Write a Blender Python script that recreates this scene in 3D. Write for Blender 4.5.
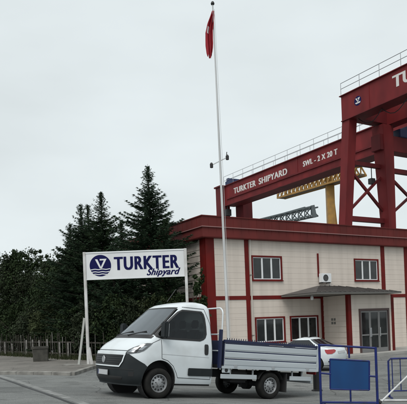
import bpy, bmesh, math, random
import numpy as np
from mathutils import Vector, Matrix

rnd = random.Random(7)
R = math.radians
scene = bpy.context.scene
for o in list(bpy.data.objects):
    bpy.data.objects.remove(o)
COL = scene.collection

# ------------------------------------------------------------------ camera
CAMZ, F, ROLL, CX, CY, PW = 2.0, 590.0, R(2.2), 203.5, 322.4, 407.0
cam = bpy.data.cameras.new('camera')
cam.sensor_fit = 'HORIZONTAL'
cam.sensor_width = 36.0
cam.lens = F / PW * 36.0
cam.shift_y = (CY - 202.0) / PW
cam.clip_start = 0.1
cam.clip_end = 3000
camo = bpy.data.objects.new('camera', cam)
COL.objects.link(camo)
camo.matrix_world = Matrix.Translation((0, 0, CAMZ)) @ Matrix.Rotation(R(90), 4, 'X') @ Matrix.Rotation(-ROLL, 4, 'Z')
scene.camera = camo

# ------------------------------------------------------------------ world: overcast sky
SUN_EL, SUN_AZ = R(56), R(200)      # azimuth measured clockwise from +Y
world = bpy.data.worlds.new('World')
scene.world = world
world.use_nodes = True
nt = world.node_tree
nt.nodes.clear()
out = nt.nodes.new('ShaderNodeOutputWorld')
bg_sky = nt.nodes.new('ShaderNodeBackground')
bg_cloud = nt.nodes.new('ShaderNodeBackground')
mixw = nt.nodes.new('ShaderNodeMixShader')
sky = nt.nodes.new('ShaderNodeTexSky')
sky.sky_type = 'NISHITA'
sky.sun_disc = False
sky.sun_elevation = SUN_EL
sky.sun_rotation = SUN_AZ
sky.dust_density = 4.0
nt.links.new(sky.outputs[0], bg_sky.inputs[0])
bg_sky.inputs[1].default_value = 0.06
tc = nt.nodes.new('ShaderNodeTexCoord')
mp = nt.nodes.new('ShaderNodeMapping')
mp.inputs['Scale'].default_value = (1.0, 1.0, 2.6)
nz = nt.nodes.new('ShaderNodeTexNoise')
nz.inputs['Scale'].default_value = 2.3
nz.inputs['Detail'].default_value = 4.0
nz.inputs['Roughness'].default_value = 0.45
nt.links.new(tc.outputs['Generated'], mp.inputs[0])
nt.links.new(mp.outputs[0], nz.inputs['Vector'])
cr = nt.nodes.new('ShaderNodeValToRGB')
cr.color_ramp.elements[0].position = 0.34
cr.color_ramp.elements[0].color = (0.64, 0.695, 0.705, 1)
cr.color_ramp.elements[1].position = 0.68
cr.color_ramp.elements[1].color = (0.76, 0.825, 0.84, 1)
nt.links.new(nz.outputs['Fac'], cr.inputs[0])
nt.links.new(cr.outputs[0], bg_cloud.inputs[0])
bg_cloud.inputs[1].default_value = 0.80
mixw.inputs[0].default_value = 0.93
nt.links.new(bg_sky.outputs[0], mixw.inputs[1])
nt.links.new(bg_cloud.outputs[0], mixw.inputs[2])
nt.links.new(mixw.outputs[0], out.inputs[0])

sun = bpy.data.lights.new('sun', 'SUN')
sun.energy = 1.5
sun.angle = R(35)
sun.color = (1.0, 0.97, 0.93)
suno = bpy.data.objects.new('sun', sun)
COL.objects.link(suno)
sd = Vector((math.sin(SUN_AZ) * math.cos(SUN_EL), math.cos(SUN_AZ) * math.cos(SUN_EL), math.sin(SUN_EL)))
suno.rotation_euler = (-sd).to_track_quat('-Z', 'Y').to_euler()
suno.location = sd * 60

scene.view_settings.view_transform = 'Standard'
scene.view_settings.look = 'None'
scene.view_settings.exposure = 0.5
scene.view_settings.gamma = 1.0
scene.view_settings.use_curve_mapping = False
scene.render.resolution_x = 1024
scene.render.resolution_y = 1016

# ------------------------------------------------------------------ pixel helpers
def ray(px, py):
    du, dv = px - CX, py - CY
    u = du * math.cos(ROLL) - dv * math.sin(ROLL)
    v = du * math.sin(ROLL) + dv * math.cos(ROLL)
    return Vector((u / F, 1.0, -v / F))

def at(px, py, Y):
    return Vector((0, 0, CAMZ)) + ray(px, py) * Y

# ------------------------------------------------------------------ materials
MATS = {}
def mat(name, col, rough=0.6, metal=0.0, col2=None, scale=4.0, bump=0.0, bscale=None, spec=0.5, coat=0.0,
        detail=6.0, coords='Object', stretch=(1, 1, 1), lo=0.35, hi=0.65, wave=None):
    if name in MATS:
        return MATS[name]
    m = bpy.data.materials.new(name)
    m.use_nodes = True
    n = m.node_tree
    b = n.nodes['Principled BSDF']
    b.inputs['Base Color'].default_value = (*col, 1)
    b.inputs['Roughness'].default_value = rough
    b.inputs['Metallic'].default_value = metal
    b.inputs['Specular IOR Level'].default_value = spec
    b.inputs['Coat Weight'].default_value = coat
    b.inputs['Coat Roughness'].default_value = 0.08
    t = n.nodes.new('ShaderNodeTexCoord')
    mpn = n.nodes.new('ShaderNodeMapping')
    mpn.inputs['Scale'].default_value = stretch
    n.links.new(t.outputs[coords], mpn.inputs[0])
    if col2 is not None:
        nn = n.nodes.new('ShaderNodeTexNoise')
        nn.inputs['Scale'].default_value = scale
        nn.inputs['Detail'].default_value = detail
        n.links.new(mpn.outputs[0], nn.inputs['Vector'])
        rr = n.nodes.new('ShaderNodeValToRGB')
        rr.color_ramp.elements[0].position = lo
        rr.color_ramp.elements[1].position = hi
        rr.color_ramp.elements[0].color = (*col, 1)
        rr.color_ramp.elements[1].color = (*col2, 1)
        n.links.new(nn.outputs['Fac'], rr.inputs[0])
        n.links.new(rr.outputs[0], b.inputs['Base Color'])
    if bump:
        bn = n.nodes.new('ShaderNodeTexNoise')
        bn.inputs['Scale'].default_value = bscale or scale * 3
        bn.inputs['Detail'].default_value = 8
        n.links.new(t.outputs[coords], bn.inputs['Vector'])
        bb = n.nodes.new('ShaderNodeBump')
        bb.inputs['Strength'].default_value = bump
        bb.inputs['Distance'].default_value = 0.02
        n.links.new(bn.outputs['Fac'], bb.inputs['Height'])
        n.links.new(bb.outputs[0], b.inputs['Normal'])
    MATS[name] = m
    return m

def asphalt_mat(name, c0, c1, crack=0.55):
    m = bpy.data.materials.new(name); m.use_nodes = True
    n = m.node_tree; N = n.nodes.new; K_ = n.links.new
    b = n.nodes['Principled BSDF']; b.inputs['Roughness'].default_value = .82; b.inputs['Specular IOR Level'].default_value = .3
    t = N('ShaderNodeTexCoord')
    def noise(sc, det=6, rough=.6):
        x = N('ShaderNodeTexNoise'); x.inputs['Scale'].default_value = sc; x.inputs['Detail'].default_value = det; x.inputs['Roughness'].default_value = rough
        K_(t.outputs['Object'], x.inputs['Vector']); return x
    def ramp(src, p0, p1, v0, v1):
        r = N('ShaderNodeValToRGB'); r.color_ramp.elements[0].position = p0; r.color_ramp.elements[1].position = p1
        r.color_ramp.elements[0].color = (*v0, 1); r.color_ramp.elements[1].color = (*v1, 1); K_(src, r.inputs[0]); return r
    def mul(a, bb, f=1.0):
        x = N('ShaderNodeMix'); x.data_type = 'RGBA'; x.blend_type = 'MULTIPLY'; x.inputs[0].default_value = f
        K_(a, x.inputs[6]); K_(bb, x.inputs[7]); return x.outputs[2]
    big = ramp(noise(.30, 5).outputs['Fac'], .32, .68, c0, c1)
    patch = ramp(noise(.9, 3).outputs['Fac'], .40, .46, (.80,) * 3, (1, 1, 1))
    grain = ramp(noise(42, 3, .8).outputs['Fac'], .32, .70, (.50,) * 3, (1.5,) * 3)
    stain = ramp(noise(2.1, 7, .7).outputs['Fac'], .26, .40, (.66, .65, .64), (1, 1, 1))
    vo = N('ShaderNodeTexVoronoi'); vo.feature = 'DISTANCE_TO_EDGE'; vo.inputs['Scale'].default_value = .42
    wv = noise(1.6, 6); mx = N('ShaderNodeMix'); mx.data_type = 'RGBA'; mx.inputs[0].default_value = .22
    K_(t.outputs['Object'], mx.inputs[6]); K_(wv.outputs['Color'], mx.inputs[7]); K_(mx.outputs[2], vo.inputs['Vector'])
    crk = ramp(vo.outputs['Distance'], .0025, .007, (crack,) * 3, (1, 1, 1))
    mpt = N('ShaderNodeMapping'); mpt.inputs['Rotation'].default_value = (0, 0, R(-33)); mpt.inputs['Scale'].default_value = (.12, 2.6, 1)
    tn = N('ShaderNodeTexNoise'); tn.inputs['Scale'].default_value = 1.0; tn.inputs['Detail'].default_value = 4
    K_(t.outputs['Object'], mpt.inputs[0]); K_(mpt.outputs[0], tn.inputs['Vector'])
    track = ramp(tn.outputs['Fac'], .36, .50, (.80,) * 3, (1, 1, 1))
    spots = N('ShaderNodeTexVoronoi'); spots.inputs['Scale'].default_value = 1.1; K_(mx.outputs[2], spots.inputs['Vector'])
    oil = ramp(spots.outputs['Distance'], .06, .14, (.62,) * 3, (1, 1, 1))
    col = mul(mul(mul(mul(big.outputs[0], patch.outputs[0]), grain.outputs[0]), stain.outputs[0]), crk.outputs[0])
    col = mul(mul(col, track.outputs[0]), oil.outputs[0])
    K_(col, b.inputs['Base Color'])
    bp = N('ShaderNodeBump'); bp.inputs['Strength'].default_value = .6; bp.inputs['Distance'].default_value = .012
    K_(noise(60, 4, .8).outputs['Fac'], bp.inputs['Height']); K_(bp.outputs[0], b.inputs['Normal'])
    MATS[name] = m
    return m
M_asphalt = asphalt_mat('asphalt', (0.135, 0.142, 0.139), (0.20, 0.207, 0.20))
M_concrete = mat('concrete', (0.27, 0.27, 0.255), 0.85, col2=(0.37, 0.365, 0.345), scale=1.3, bump=0.25, bscale=25)
M_pave = asphalt_mat('pavement', (0.13, 0.124, 0.112), (0.20, 0.188, 0.17), .7)
M_kerb = mat('kerb', (0.13, 0.125, 0.115), 0.9, col2=(0.25, 0.245, 0.225), scale=2.5, bump=0.3)
M_siding = mat('siding', (0.65, 0.58, 0.515), 0.65, spec=.25, col2=(0.53, 0.47, 0.415), scale=1.1, stretch=(2.2, 2.2, 0.16), bump=0.03, bscale=6, lo=.45, hi=.80)
M_redtrim = mat('red_trim', (0.15, 0.009, 0.007), 0.6, spec=.2, col2=(0.105, 0.009, 0.008), scale=1.5)
M_fascia = mat('fascia_red', (0.145, 0.024, 0.022), 0.65, spec=.2, col2=(0.10, 0.020, 0.018), scale=0.9, stretch=(1, 1, 0.3))
M_fold_highlight = mat('fold_highlight', (0.26, 0.13, 0.125), 0.5)  # paler red: the highlight along the parapet fold, put into the colour
M_white = mat('white_upvc', (0.72, 0.74, 0.75), 0.35)
M_glass = mat('window_glass', (0.006, 0.008, 0.009), 0.04, spec=0.55, col2=(0.022, 0.025, 0.025), scale=1.6, bump=.04, bscale=1.1)
M_blind = mat('curtain', (0.16, 0.17, 0.16), 0.9, col2=(0.25, 0.26, 0.25), scale=3, stretch=(8, 1, .1))
M_roofmetal = mat('canopy_sheet', (0.045, 0.041, 0.040), 0.6, col2=(0.075, 0.068, 0.064), scale=2)
M_soffit = mat('canopy_fascia', (0.14, 0.135, 0.125), 0.6)
M_door = mat('door_frame', (0.065, 0.035, 0.032), 0.4)
M_crane = mat('crane_red', (0.195, 0.021, 0.023), 0.6, spec=.2, stretch=(1, 1, .35), col2=(0.105, 0.013, 0.015), scale=0.55, bump=0.06, bscale=3)
M_crane2 = mat('crane_red_dark', (0.145, 0.017, 0.020), 0.6, spec=.2, stretch=(1, 1, .35), col2=(0.08, 0.012, 0.014), scale=0.6)
M_letter = mat('crane_letter', (0.62, 0.60, 0.58), 0.6)
M_rail = mat('rail_steel', (0.36, 0.38, 0.40), 0.5, metal=0.2)
M_bluemotor = mat('motor_blue', (0.015, 0.028, 0.09), 0.45)
M_black = mat('black_metal', (0.012, 0.012, 0.013), 0.5)
M_yellow = mat('crane_yellow', (0.36, 0.19, 0.035), 0.55, col2=(0.26, 0.14, 0.035), scale=1.2)
M_truss = mat('truss_grey', (0.09, 0.11, 0.115), 0.55)
M_pole = mat('pole_white', (0.58, 0.59, 0.59), 0.4, col2=(0.42, 0.43, 0.43), scale=1.2, stretch=(1, 1, .3))
M_flag = mat('flag_red', (0.30, 0.008, 0.018), 0.75)
M_flagw = mat('flag_white', (0.7, 0.68, 0.68), 0.75)
M_board = mat('sign_white', (0.70, 0.71, 0.72), 0.45, col2=(0.62, 0.63, 0.64), scale=1.2)
M_navy = mat('navy_print', (0.004, 0.005, 0.062), 0.6, spec=.15)
M_postw = mat('sign_post', (0.62, 0.62, 0.62), 0.45, col2=(0.42, 0.41, 0.39), scale=2.5)
M_bark = mat('bark', (0.045, 0.034, 0.026), 0.9, col2=(0.028, 0.022, 0.018), scale=6)
def leafmat(name, c1, c2, sc=1.2):
    return mat(name, c1, 0.75, col2=c2, scale=sc, spec=0.15, detail=3, lo=0.3, hi=0.7)
M_con1 = leafmat('needles_a', (0.012, 0.026, 0.014), (0.032, 0.056, 0.030))
M_con2 = leafmat('needles_b', (0.010, 0.022, 0.011), (0.028, 0.050, 0.022))
M_leaf1 = leafmat('leaves_a', (0.013, 0.026, 0.010), (0.034, 0.052, 0.020))
M_leaf2 = leafmat('leaves_b', (0.014, 0.023, 0.011), (0.034, 0.044, 0.024))
M_leaf3 = leafmat('leaves_c', (0.018, 0.030, 0.012), (0.05, 0.062, 0.026))
M_fence = mat('fence_wood', (0.030, 0.027, 0.022), 0.9, col2=(0.06, 0.053, 0.043), scale=5)
M_fencel = mat('fence_pale', (0.22, 0.215, 0.20), 0.9, col2=(0.08, 0.075, 0.068), scale=5)
M_planter = mat('planter', (0.035, 0.034, 0.029), 0.9, col2=(0.065, 0.063, 0.053), scale=4)
M_blue = mat('barrier_blue', (0.008, 0.018, 0.125), 0.45, spec=.3, col2=(0.012, 0.016, 0.06), scale=9, lo=.45, hi=.7)
M_bluepanel = mat('barrier_panel', (0.006, 0.052, 0.165), 0.5, spec=.3, stretch=(1, 1, .5), col2=(0.007, 0.042, 0.135), scale=2.5)
M_paint = mat('truck_white', (0.63, 0.675, 0.70), 0.32, coat=0.5, col2=(0.50, 0.525, 0.53), scale=2.2, lo=.48, hi=.85, detail=10)
M_plastic = mat('dark_plastic', (0.010, 0.014, 0.016), 0.65, spec=.3, col2=(0.017, 0.021, 0.023), scale=3)
M_seam = mat('panel_gap', (0.05, 0.055, 0.06), 0.8)
M_carglass = mat('car_glass', (0.010, 0.012, 0.014), 0.04, spec=0.7)
M_windscreen = mat('windscreen', (0.13, 0.155, 0.16), 0.05, spec=1.0, coat=1.0)
def glassmat(name, tint, refl):
    m = bpy.data.materials.new(name); m.use_nodes = True
    n = m.node_tree; n.nodes.clear()
    o_ = n.nodes.new('ShaderNodeOutputMaterial'); mx = n.nodes.new('ShaderNodeMixShader')
    tr_ = n.nodes.new('ShaderNodeBsdfTransparent'); gl_ = n.nodes.new('ShaderNodeBsdfGlossy'); fr_ = n.nodes.new('ShaderNodeFresnel')
    tr_.inputs[0].default_value = (*tint, 1); gl_.inputs['Roughness'].default_value = .03; gl_.inputs[0].default_value = (.9, .95, 1, 1)
    fr_.inputs['IOR'].default_value = refl
    n.links.new(fr_.outputs[0], mx.inputs[0]); n.links.new(tr_.outputs[0], mx.inputs[1]); n.links.new(gl_.outputs[0], mx.inputs[2]); n.links.new(mx.outputs[0], o_.inputs[0])
    return m
M_tint = glassmat('side_glass', (.42, .46, .45), 1.42)
M_screen = glassmat('screen_glass', (.55, .62, .60), 2.9)
M_seat = mat('seat_fabric', (.035, .037, .04), .9)
M_lamp = mat('headlamp', (0.05, 0.056, 0.06), 0.08, spec=1.0, coat=1.0)
M_chrome = mat('chrome', (0.7, 0.72, 0.74), 0.2, metal=0.9)
M_tyre = mat('tyre', (0.008, 0.008, 0.008), 0.85, spec=.25, col2=(0.016, 0.0155, 0.014), scale=7)
M_rim = mat('rim_steel', (0.32, 0.33, 0.34), 0.4, metal=0.5)
M_alu = mat('dropside_alu', (0.50, 0.545, 0.575), 0.42, metal=0.15, col2=(0.43, 0.47, 0.50), scale=1.8, stretch=(.4, 1, 3))
M_darkblue = mat('dark_blue_steel', (0.010, 0.016, 0.055), 0.5)
M_under = mat('chassis', (0.018, 0.018, 0.019), 0.8)
M_plate = mat('plate', (0.42, 0.43, 0.44), 0.5)
M_redlamp = mat('tail_lamp', (0.32, 0.010, 0.014), 0.2, coat=0.8)
M_orange = mat('side_lamp', (0.5, 0.16, 0.02), 0.25)
M_grass = leafmat('grass', (0.02, 0.03, 0.012), (0.05, 0.055, 0.025), 3)

# ------------------------------------------------------------------ object helpers
def tag(o, label=None, cat=None, group=None, kind=None):
    if label: o['label'] = label
    if cat: o['category'] = cat
    if group: o['group'] = group
    if kind: o['kind'] = kind
    return o

def empty(name, loc=(0, 0, 0), rz=0.0, label=None, cat=None, group=None, kind=None):
    o = bpy.data.objects.new(name, None)
    o.empty_display_size = 0.2
    COL.objects.link(o)
    o.location = loc
    o.rotation_euler = (0, 0, rz)
    return tag(o, label, cat, group, kind)

class MB:
    def __init__(self):
        self.bm = bmesh.new()
    def box(self, x0, x1, y0, y1, z0, z1):
        v = [self.bm.verts.new(p) for p in ((x0, y0, z0), (x1, y0, z0), (x1, y1, z0), (x0, y1, z0),
                                             (x0, y0, z1), (x1, y0, z1), (x1, y1, z1), (x0, y1, z1))]
        for f in ((3, 2, 1, 0), (4, 5, 6, 7), (0, 1, 5, 4), (1, 2, 6, 5), (2, 3, 7, 6), (3, 0, 4, 7)):
            self.bm.faces.new([v[i] for i in f])
        return self
    def bar(self, p, q, w, h=None, up=(0, 0, 1)):
        h = h or w
        p, q = Vector(p), Vector(q)
        d = (q - p).normalized()
        u = Vector(up)
        if abs(d.dot(u)) > 0.98: u = Vector((1, 0, 0))
        s = d.cross(u).normalized(); t = s.cross(d).normalized()
        v = []
        for c in (p, q):
            for a, b in ((-1, -1), (1, -1), (1, 1), (-1, 1)):
                v.append(self.bm.verts.new(c + s * a * w / 2 + t * b * h / 2))
        for f in ((0, 1, 2, 3), (7, 6, 5, 4), (4, 5, 1, 0), (5, 6, 2, 1), (6, 7, 3, 2), (7, 4, 0, 3)):
            self.bm.faces.new([v[i] for i in f])
        return self
    def tube(self, pts, r, n=8, r2=None):
        pts = [Vector(p) for p in pts]
        rings = []
        prev = None
        for i, p in enumerate(pts):
            d = (pts[min(i + 1, len(pts) - 1)] - pts[max(i - 1, 0)]).normalized()
            if prev is None:
                u = Vector((0, 0, 1)) if abs(d.z) < 0.9 else Vector((1, 0, 0))
                s = d.cross(u).normalized()
            else:
                s = (prev - d * prev.dot(d)).normalized()
            prev = s
            t = s.cross(d)
            rr = r if r2 is None else r + (r2 - r) * i / (len(pts) - 1)
            rings.append([self.bm.verts.new(p + (s * math.cos(k * 2 * math.pi / n) + t * math.sin(k * 2 * math.pi / n)) * rr) for k in range(n)])
        for a, b in zip(rings, rings[1:]):
            for k in range(n):
                self.bm.faces.new((a[k], a[(k + 1) % n], b[(k + 1) % n], b[k]))
        self.bm.faces.new(rings[0][::-1]); self.bm.faces.new(rings[-1])
        return self
    def prism(self, poly, axis, d0, d1):
        """poly of 2D points, extruded on axis 'x','y','z'"""
        def P(a, b, d):
            return {'x': (d, a, b), 'y': (a, d, b), 'z': (a, b, d)}[axis]
        A = [self.bm.verts.new(P(a, b, d0)) for a, b in poly]
        B = [self.bm.verts.new(P(a, b, d1)) for a, b in poly]
        n = len(poly)
        self.bm.faces.new(A); self.bm.faces.new(B[::-1])
        for i in range(n):
            self.bm.faces.new((A[i], B[i], B[(i + 1) % n], A[(i + 1) % n]))
        return self
    def lathe(self, prof, n=24, axis='y', cap=False):
        """prof: (r, d) list around axis"""
        rings = []
        for r, d in prof:
            ring = []
            for k in range(n):
                c, s = math.cos(2 * math.pi * k / n) * r, math.sin(2 * math.pi * k / n) * r
                ring.append(self.bm.verts.new({'y': (c, d, s), 'z': (c, s, d), 'x': (d, c, s)}[axis]))
            rings.append(ring)
        for a, b in zip(rings, rings[1:]):
            for k in range(n):
                self.bm.faces.new((a[k], a[(k + 1) % n], b[(k + 1) % n], b[k]))
        if cap:
            self.bm.faces.new(rings[0]); self.bm.faces.new(rings[-1])
        return self
    def grid(self, rows, close=False):
        V = [[self.bm.verts.new(p) for p in r] for r in rows]
        for a, b in zip(V, V[1:]):
            n = len(a)
            for k in range(n if close else n - 1):
                self.bm.faces.new((a[k], a[(k + 1) % n], b[(k + 1) % n], b[k]))
        return V
    def build(self, name, m, parent=None, smooth=None, bevel=0.0, normals=True):
        if normals:
            bmesh.ops.recalc_face_normals(self.bm, faces=self.bm.faces)
        if bevel:
            es = [e for e in self.bm.edges if len(e.link_faces) == 2 and e.calc_face_angle(0) > 0.6]
            bmesh.ops.bevel(self.bm, geom=es, offset=bevel, segments=2, affect='EDGES', clamp_overlap=True)
        me = bpy.data.meshes.new(name)
        self.bm.to_mesh(me); self.bm.free()
        me.materials.append(m)
        if smooth is not None:
            me.polygons.foreach_set('use_smooth', [True] * len(me.polygons))
            me.set_sharp_from_angle(angle=R(smooth))
        return link(name, me, parent)

def link(name, me, parent=None):
    o = bpy.data.objects.new(name, me)
    COL.objects.link(o)
    if parent is not None: o.parent = parent
    return o

def copy_tree(o, parent=None):
    c = o.copy(); COL.objects.link(c); c.parent = parent
    for ch in list(o.children): copy_tree(ch, c)
    return c

def text_mesh(name, body, size, m, parent, loc, rot, extrude=0.004, bold=0.0, shear=0.0, width=None, align='LEFT', heavy=0.0, space=1.0):
    cu = bpy.data.curves.new(name, 'FONT')
    cu.body = body; cu.size = size; cu.extrude = extrude; cu.offset = bold; cu.shear = shear
    cu.align_x = align; cu.space_character = space
    tmp = bpy.data.objects.new('tmp_text', cu)
    COL.objects.link(tmp)
    dg = bpy.context.evaluated_depsgraph_get()
    me = bpy.data.meshes.new_from_object(tmp.evaluated_get(dg))
    bpy.data.objects.remove(tmp)
    me.name = name
    xs = [v.co.x for v in me.vertices]
    if width:
        k = width / (max(xs) - min(xs)); x0 = min(xs)
        for v in me.vertices: v.co.x = (v.co.x - x0) * k
    if heavy:
        bm = bmesh.new()
        for i, dx in enumerate((-heavy, 0.0, heavy)):
            n0 = len(bm.verts); bm.from_mesh(me); bm.verts.ensure_lookup_table()
            for v in bm.verts[n0:]: v.co.x += dx; v.co.z += i * .0012
        bm.to_mesh(me); bm.free()
    me.materials.clear(); me.materials.append(m)
    o = link(name, me, parent)
    o.location = loc; o.rotation_euler = rot
    return o

# ------------------------------------------------------------------ ground height field
# truck pose, fitted to the wheels, bed and roof in the photograph; the road slopes under it
h_, pi_, TX = R(33.0), 0.1065, 0.93
fw = Vector((-math.cos(h_) * math.cos(pi_), -math.sin(h_) * math.cos(pi_), math.sin(pi_)))
lat = Vector((-math.sin(h_), math.cos(h_), 0))
upv = fw.cross(-lat).normalized()
if upv.z < 0: upv = -upv
to = Vector((-1.096, 13.22, -1.665 + CAMZ)) + lat * 0.97
L_WB = 3.45
CTRL = [tuple(to + fw * a_ + lat * l_) for a_ in (0, -L_WB * TX) for l_ in (-.9, .9)] + [(2.6, 12.0, .17), (3.9, 11.9, .07),
        (-5.3, 25.5, .26), (-.9, 25.5, .10), (-8.2, 23.3, .29), (-4.5, 23.0, .27), (0, 28.5, 0.0), (5.2, 26, -.17), (8, 31, -.15), (12.5, 35, -.15),
        (0, 2, .35), (-7, 15, .50), (-14, 24, .35), (8, 15, -.10), (6.0, 19, -.16), (-14, 40, .3), (-7, 31, .3), (14, 26, -.15), (-10, 8, .55), (10, 6, 0.0)]
cp = np.array(CTRL)
def tps(r):
    return np.where(r > 1e-9, r * r * np.log(np.maximum(r, 1e-9)), 0.0)
n_ = len(cp)
K = tps(np.linalg.norm(cp[:, None, :2] - cp[None, :, :2], axis=2)) + np.diag([1e-4] * 4 + [0.02] * (n_ - 4))
P_ = np.hstack([np.ones((n_, 1)), cp[:, :2]])
A_ = np.block([[K, P_], [P_.T, np.zeros((3, 3))]])
W_ = np.linalg.solve(A_, np.concatenate([cp[:, 2], np.zeros(3)]))
def gz_arr(x, y):
    x = np.asarray(x, float); y = np.asarray(y, float)
    r = np.sqrt((x[..., None] - cp[:, 0]) ** 2 + (y[..., None] - cp[:, 1]) ** 2)
    z = (tps(r) * W_[:n_]).sum(-1) + W_[n_] + W_[n_ + 1] * x + W_[n_ + 2] * y
    dx = np.maximum(np.abs(x) - 13, 0); dy = np.maximum(np.maximum(y - 36, 3 - y), 0)
    w = np.clip(1 - np.sqrt(dx * dx + dy * dy) / 14, 0, 1)
    w = w * w * (3 - 2 * w)
    return np.clip(z, -.35, .75) * w + (1 - w) * 0.02
def gz(x, y):
    return float(gz_arr(np.array([x]), np.array([y]))[0])

def on_ground(px, py, dz=0.0):
    """the point where the pixel's ray meets the ground"""
    d = ray(px, py)
    lo, hi = 4.0, 120.0
    for _ in range(50):
        mid = (lo + hi) / 2
        p = Vector((0, 0, CAMZ)) + d * mid
        if p.z > gz(p.x, p.y) + dz: lo = mid
        else: hi = mid
    return Vector((0, 0, CAMZ)) + d * lo

xs = np.concatenate([[-900, -500, -250, -120, -70, -45], np.arange(-32, 32.01, 0.6), [45, 70, 120, 250, 500, 900]])
ys = np.concatenate([[-60, -25, -8], np.arange(0, 52.01, 0.6), [60, 80, 120, 250, 500, 1200]])
XX, YY = np.meshgrid(xs, ys)
ZZ = gz_arr(XX, YY)
me = bpy.data.meshes.new('road')
verts = np.stack([XX, YY, ZZ], -1).reshape(-1, 3).tolist()
nx = len(xs)
faces = [(j * nx + i, j * nx + i + 1, (j + 1) * nx + i + 1, (j + 1) * nx + i) for j in range(len(ys) - 1) for i in range(nx - 1)]
me.from_pydata(verts, [], faces)
me.polygons.foreach_set('use_smooth', [True] * len(me.polygons))
me.materials.append(M_asphalt)
road = tag(link('road', me), kind='structure')

def sheet(name, poly, dz, m, thick, parent=None, res=0.7):
    """a slab laid over the ground inside a convex polygon (top dz above ground)"""
    bm = bmesh.new()
    bm.faces.new([bm.verts.new((x, y, 0)) for x, y in poly])
    x0, x1 = min(p[0] for p in poly), max(p[0] for p in poly)
    y0, y1 = min(p[1] for p in poly), max(p[1] for p in poly)
    for k in range(1, int((x1 - x0) / res) + 1):
        bmesh.ops.bisect_plane(bm, geom=bm.verts[:] + bm.edges[:] + bm.faces[:], plane_co=(x0 + k * res, 0, 0), plane_no=(1, 0, 0))
    for k in range(1, int((y1 - y0) / res) + 1):
        bmesh.ops.bisect_plane(bm, geom=bm.verts[:] + bm.edges[:] + bm.faces[:], plane_co=(0, y0 + k * res, 0), plane_no=(0, 1, 0))
    for v in bm.verts: v.co.z = gz(v.co.x, v.co.y) + dz
    if thick:
        r = bmesh.ops.extrude_face_region(bm, geom=bm.faces[:])
        for v in [g for g in r['geom'] if isinstance(g, bmesh.types.BMVert)]:
            v.co.z -= thick
    bmesh.ops.recalc_face_normals(bm, faces=bm.faces)
    me = bpy.data.meshes.new(name); bm.to_mesh(me); bm.free(); me.materials.append(m)
    return link(name, me, parent)

# pavement on the left with kerb stones
k0, k1 = on_ground(-30, 374.0), on_ground(72, 375.5)
k2 = on_ground(93, 368.5)
poly = [(k0.x, k0.y), (k1.x, k1.y), (k2.x, k2.y), (-3.2, 26.4), (-7.0, 33.0), (-20, 46), (-26, 40)]
pavement = tag(sheet('pavement', poly, 0.10, M_pave, 0.35), kind='structure')
def kerb_run(a, b):
    L = (b - a).length; n = max(1, round(L / 0.95))
    for i in range(n):
        p, q = a.lerp(b, i / n), a.lerp(b, (i + 1) / n)
        d = (q - p).normalized(); s = Vector((d.y, -d.x))
        p2, q2 = p + d * .008, q - d * .008
        mb = MB()
        j = rnd.uniform(-.006, .006)
        vs = []
        for c in (p2, q2):
            g = gz(c.x, c.y)
            for off, z in ((.10, -.1), (.10, .115 + j), (.005, .13 + j), (-.06, .13 + j), (-.06, -.1)):
                vs.append(mb.bm.verts.new((c.x + s.x * off, c.y + s.y * off, g + z)))
        for f in ((0, 1, 2, 3, 4), (9, 8, 7, 6, 5)): mb.bm.faces.new([vs[i] for i in f])
        for i5 in range(5): mb.bm.faces.new((vs[i5], vs[(i5 + 1) % 5], vs[5 + (i5 + 1) % 5], vs[5 + i5]))
        mb.build('kerb_stone', M_kerb, pavement)
kerb_run(Vector((k0.x, k0.y)), Vector((k1.x, k1.y)))
kerb_run(Vector((k1.x, k1.y)), Vector((k2.x, k2.y)))

# tar seam in the road
pts = [on_ground(px, py) for px, py in ((-8, 375.5), (12, 382), (30, 388.5), (52, 396), (76, 405), (100, 414))]
mb = MB()
rows = []
for i, p in enumerate(pts):
    d = (pts[min(i + 1, 5)] - pts[max(i - 1, 0)]); d.z = 0; d.normalize(); s = Vector((d.y, -d.x, 0))
    rows.append([Vector((q.x, q.y, gz(q.x, q.y) + .006)) for q in (p - s * .045, p + s * .045)])
mb.grid(rows)
tag(mb.build('tar_seam', M_black), kind='structure')
mb = MB(); rows = []
for i, p in enumerate(pts):
    d = (pts[min(i + 1, 5)] - pts[max(i - 1, 0)]); d.z = 0; d.normalize(); s = Vector((d.y, -d.x, 0))
    rows.append([Vector((q.x, q.y, gz(q.x, q.y) + .005)) for q in (p - s * .30, p - s * .10)])
mb.grid(rows)
tag(mb.build('road_line', mat('worn_paint', (0.235, 0.24, 0.235), 0.85, col2=(0.15, 0.155, 0.15), scale=3.5, lo=.38, hi=.58)), kind='structure')

# ------------------------------------------------------------------ the office building
pc = at(201.5, 214.7, 29.5)                       # parapet corner
BETA = math.atan2(353, 590)                       # the facade turns away by this angle
d1 = Vector((math.cos(BETA), math.sin(BETA), 0)); d2 = Vector((-math.sin(BETA), math.cos(BETA), 0))
OV = 0.35
bo = Vector((pc.x, pc.y, 0)) + OV * (d1 + d2)
bld = empty('office_building', (bo.x, bo.y, 0), BETA, 'two-storey cream panelled office building with dark red trim and parapet', 'building')

def fac(px, py, depth=0.0):
    """pixel to (s, z) on the facade plane, depth = local y"""
    d = ray(px, py); o = Vector((0, 0, CAMZ))
    t = ((bo - o).dot(d2) + depth) / d.dot(d2)
    p = o + d * t
    return (p - bo).dot(d1), p.z

FL, FD = 17.6, 9.5           # facade length and depth
WB, WT = -0.35, 6.32         # wall bottom and top
Z_BAND = 3.22
mb = MB(); mb.box(0.03, FL - .03, 0.06, FD - .03, WB, WT); mb.build('wall_core', M_siding, bld)

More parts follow.
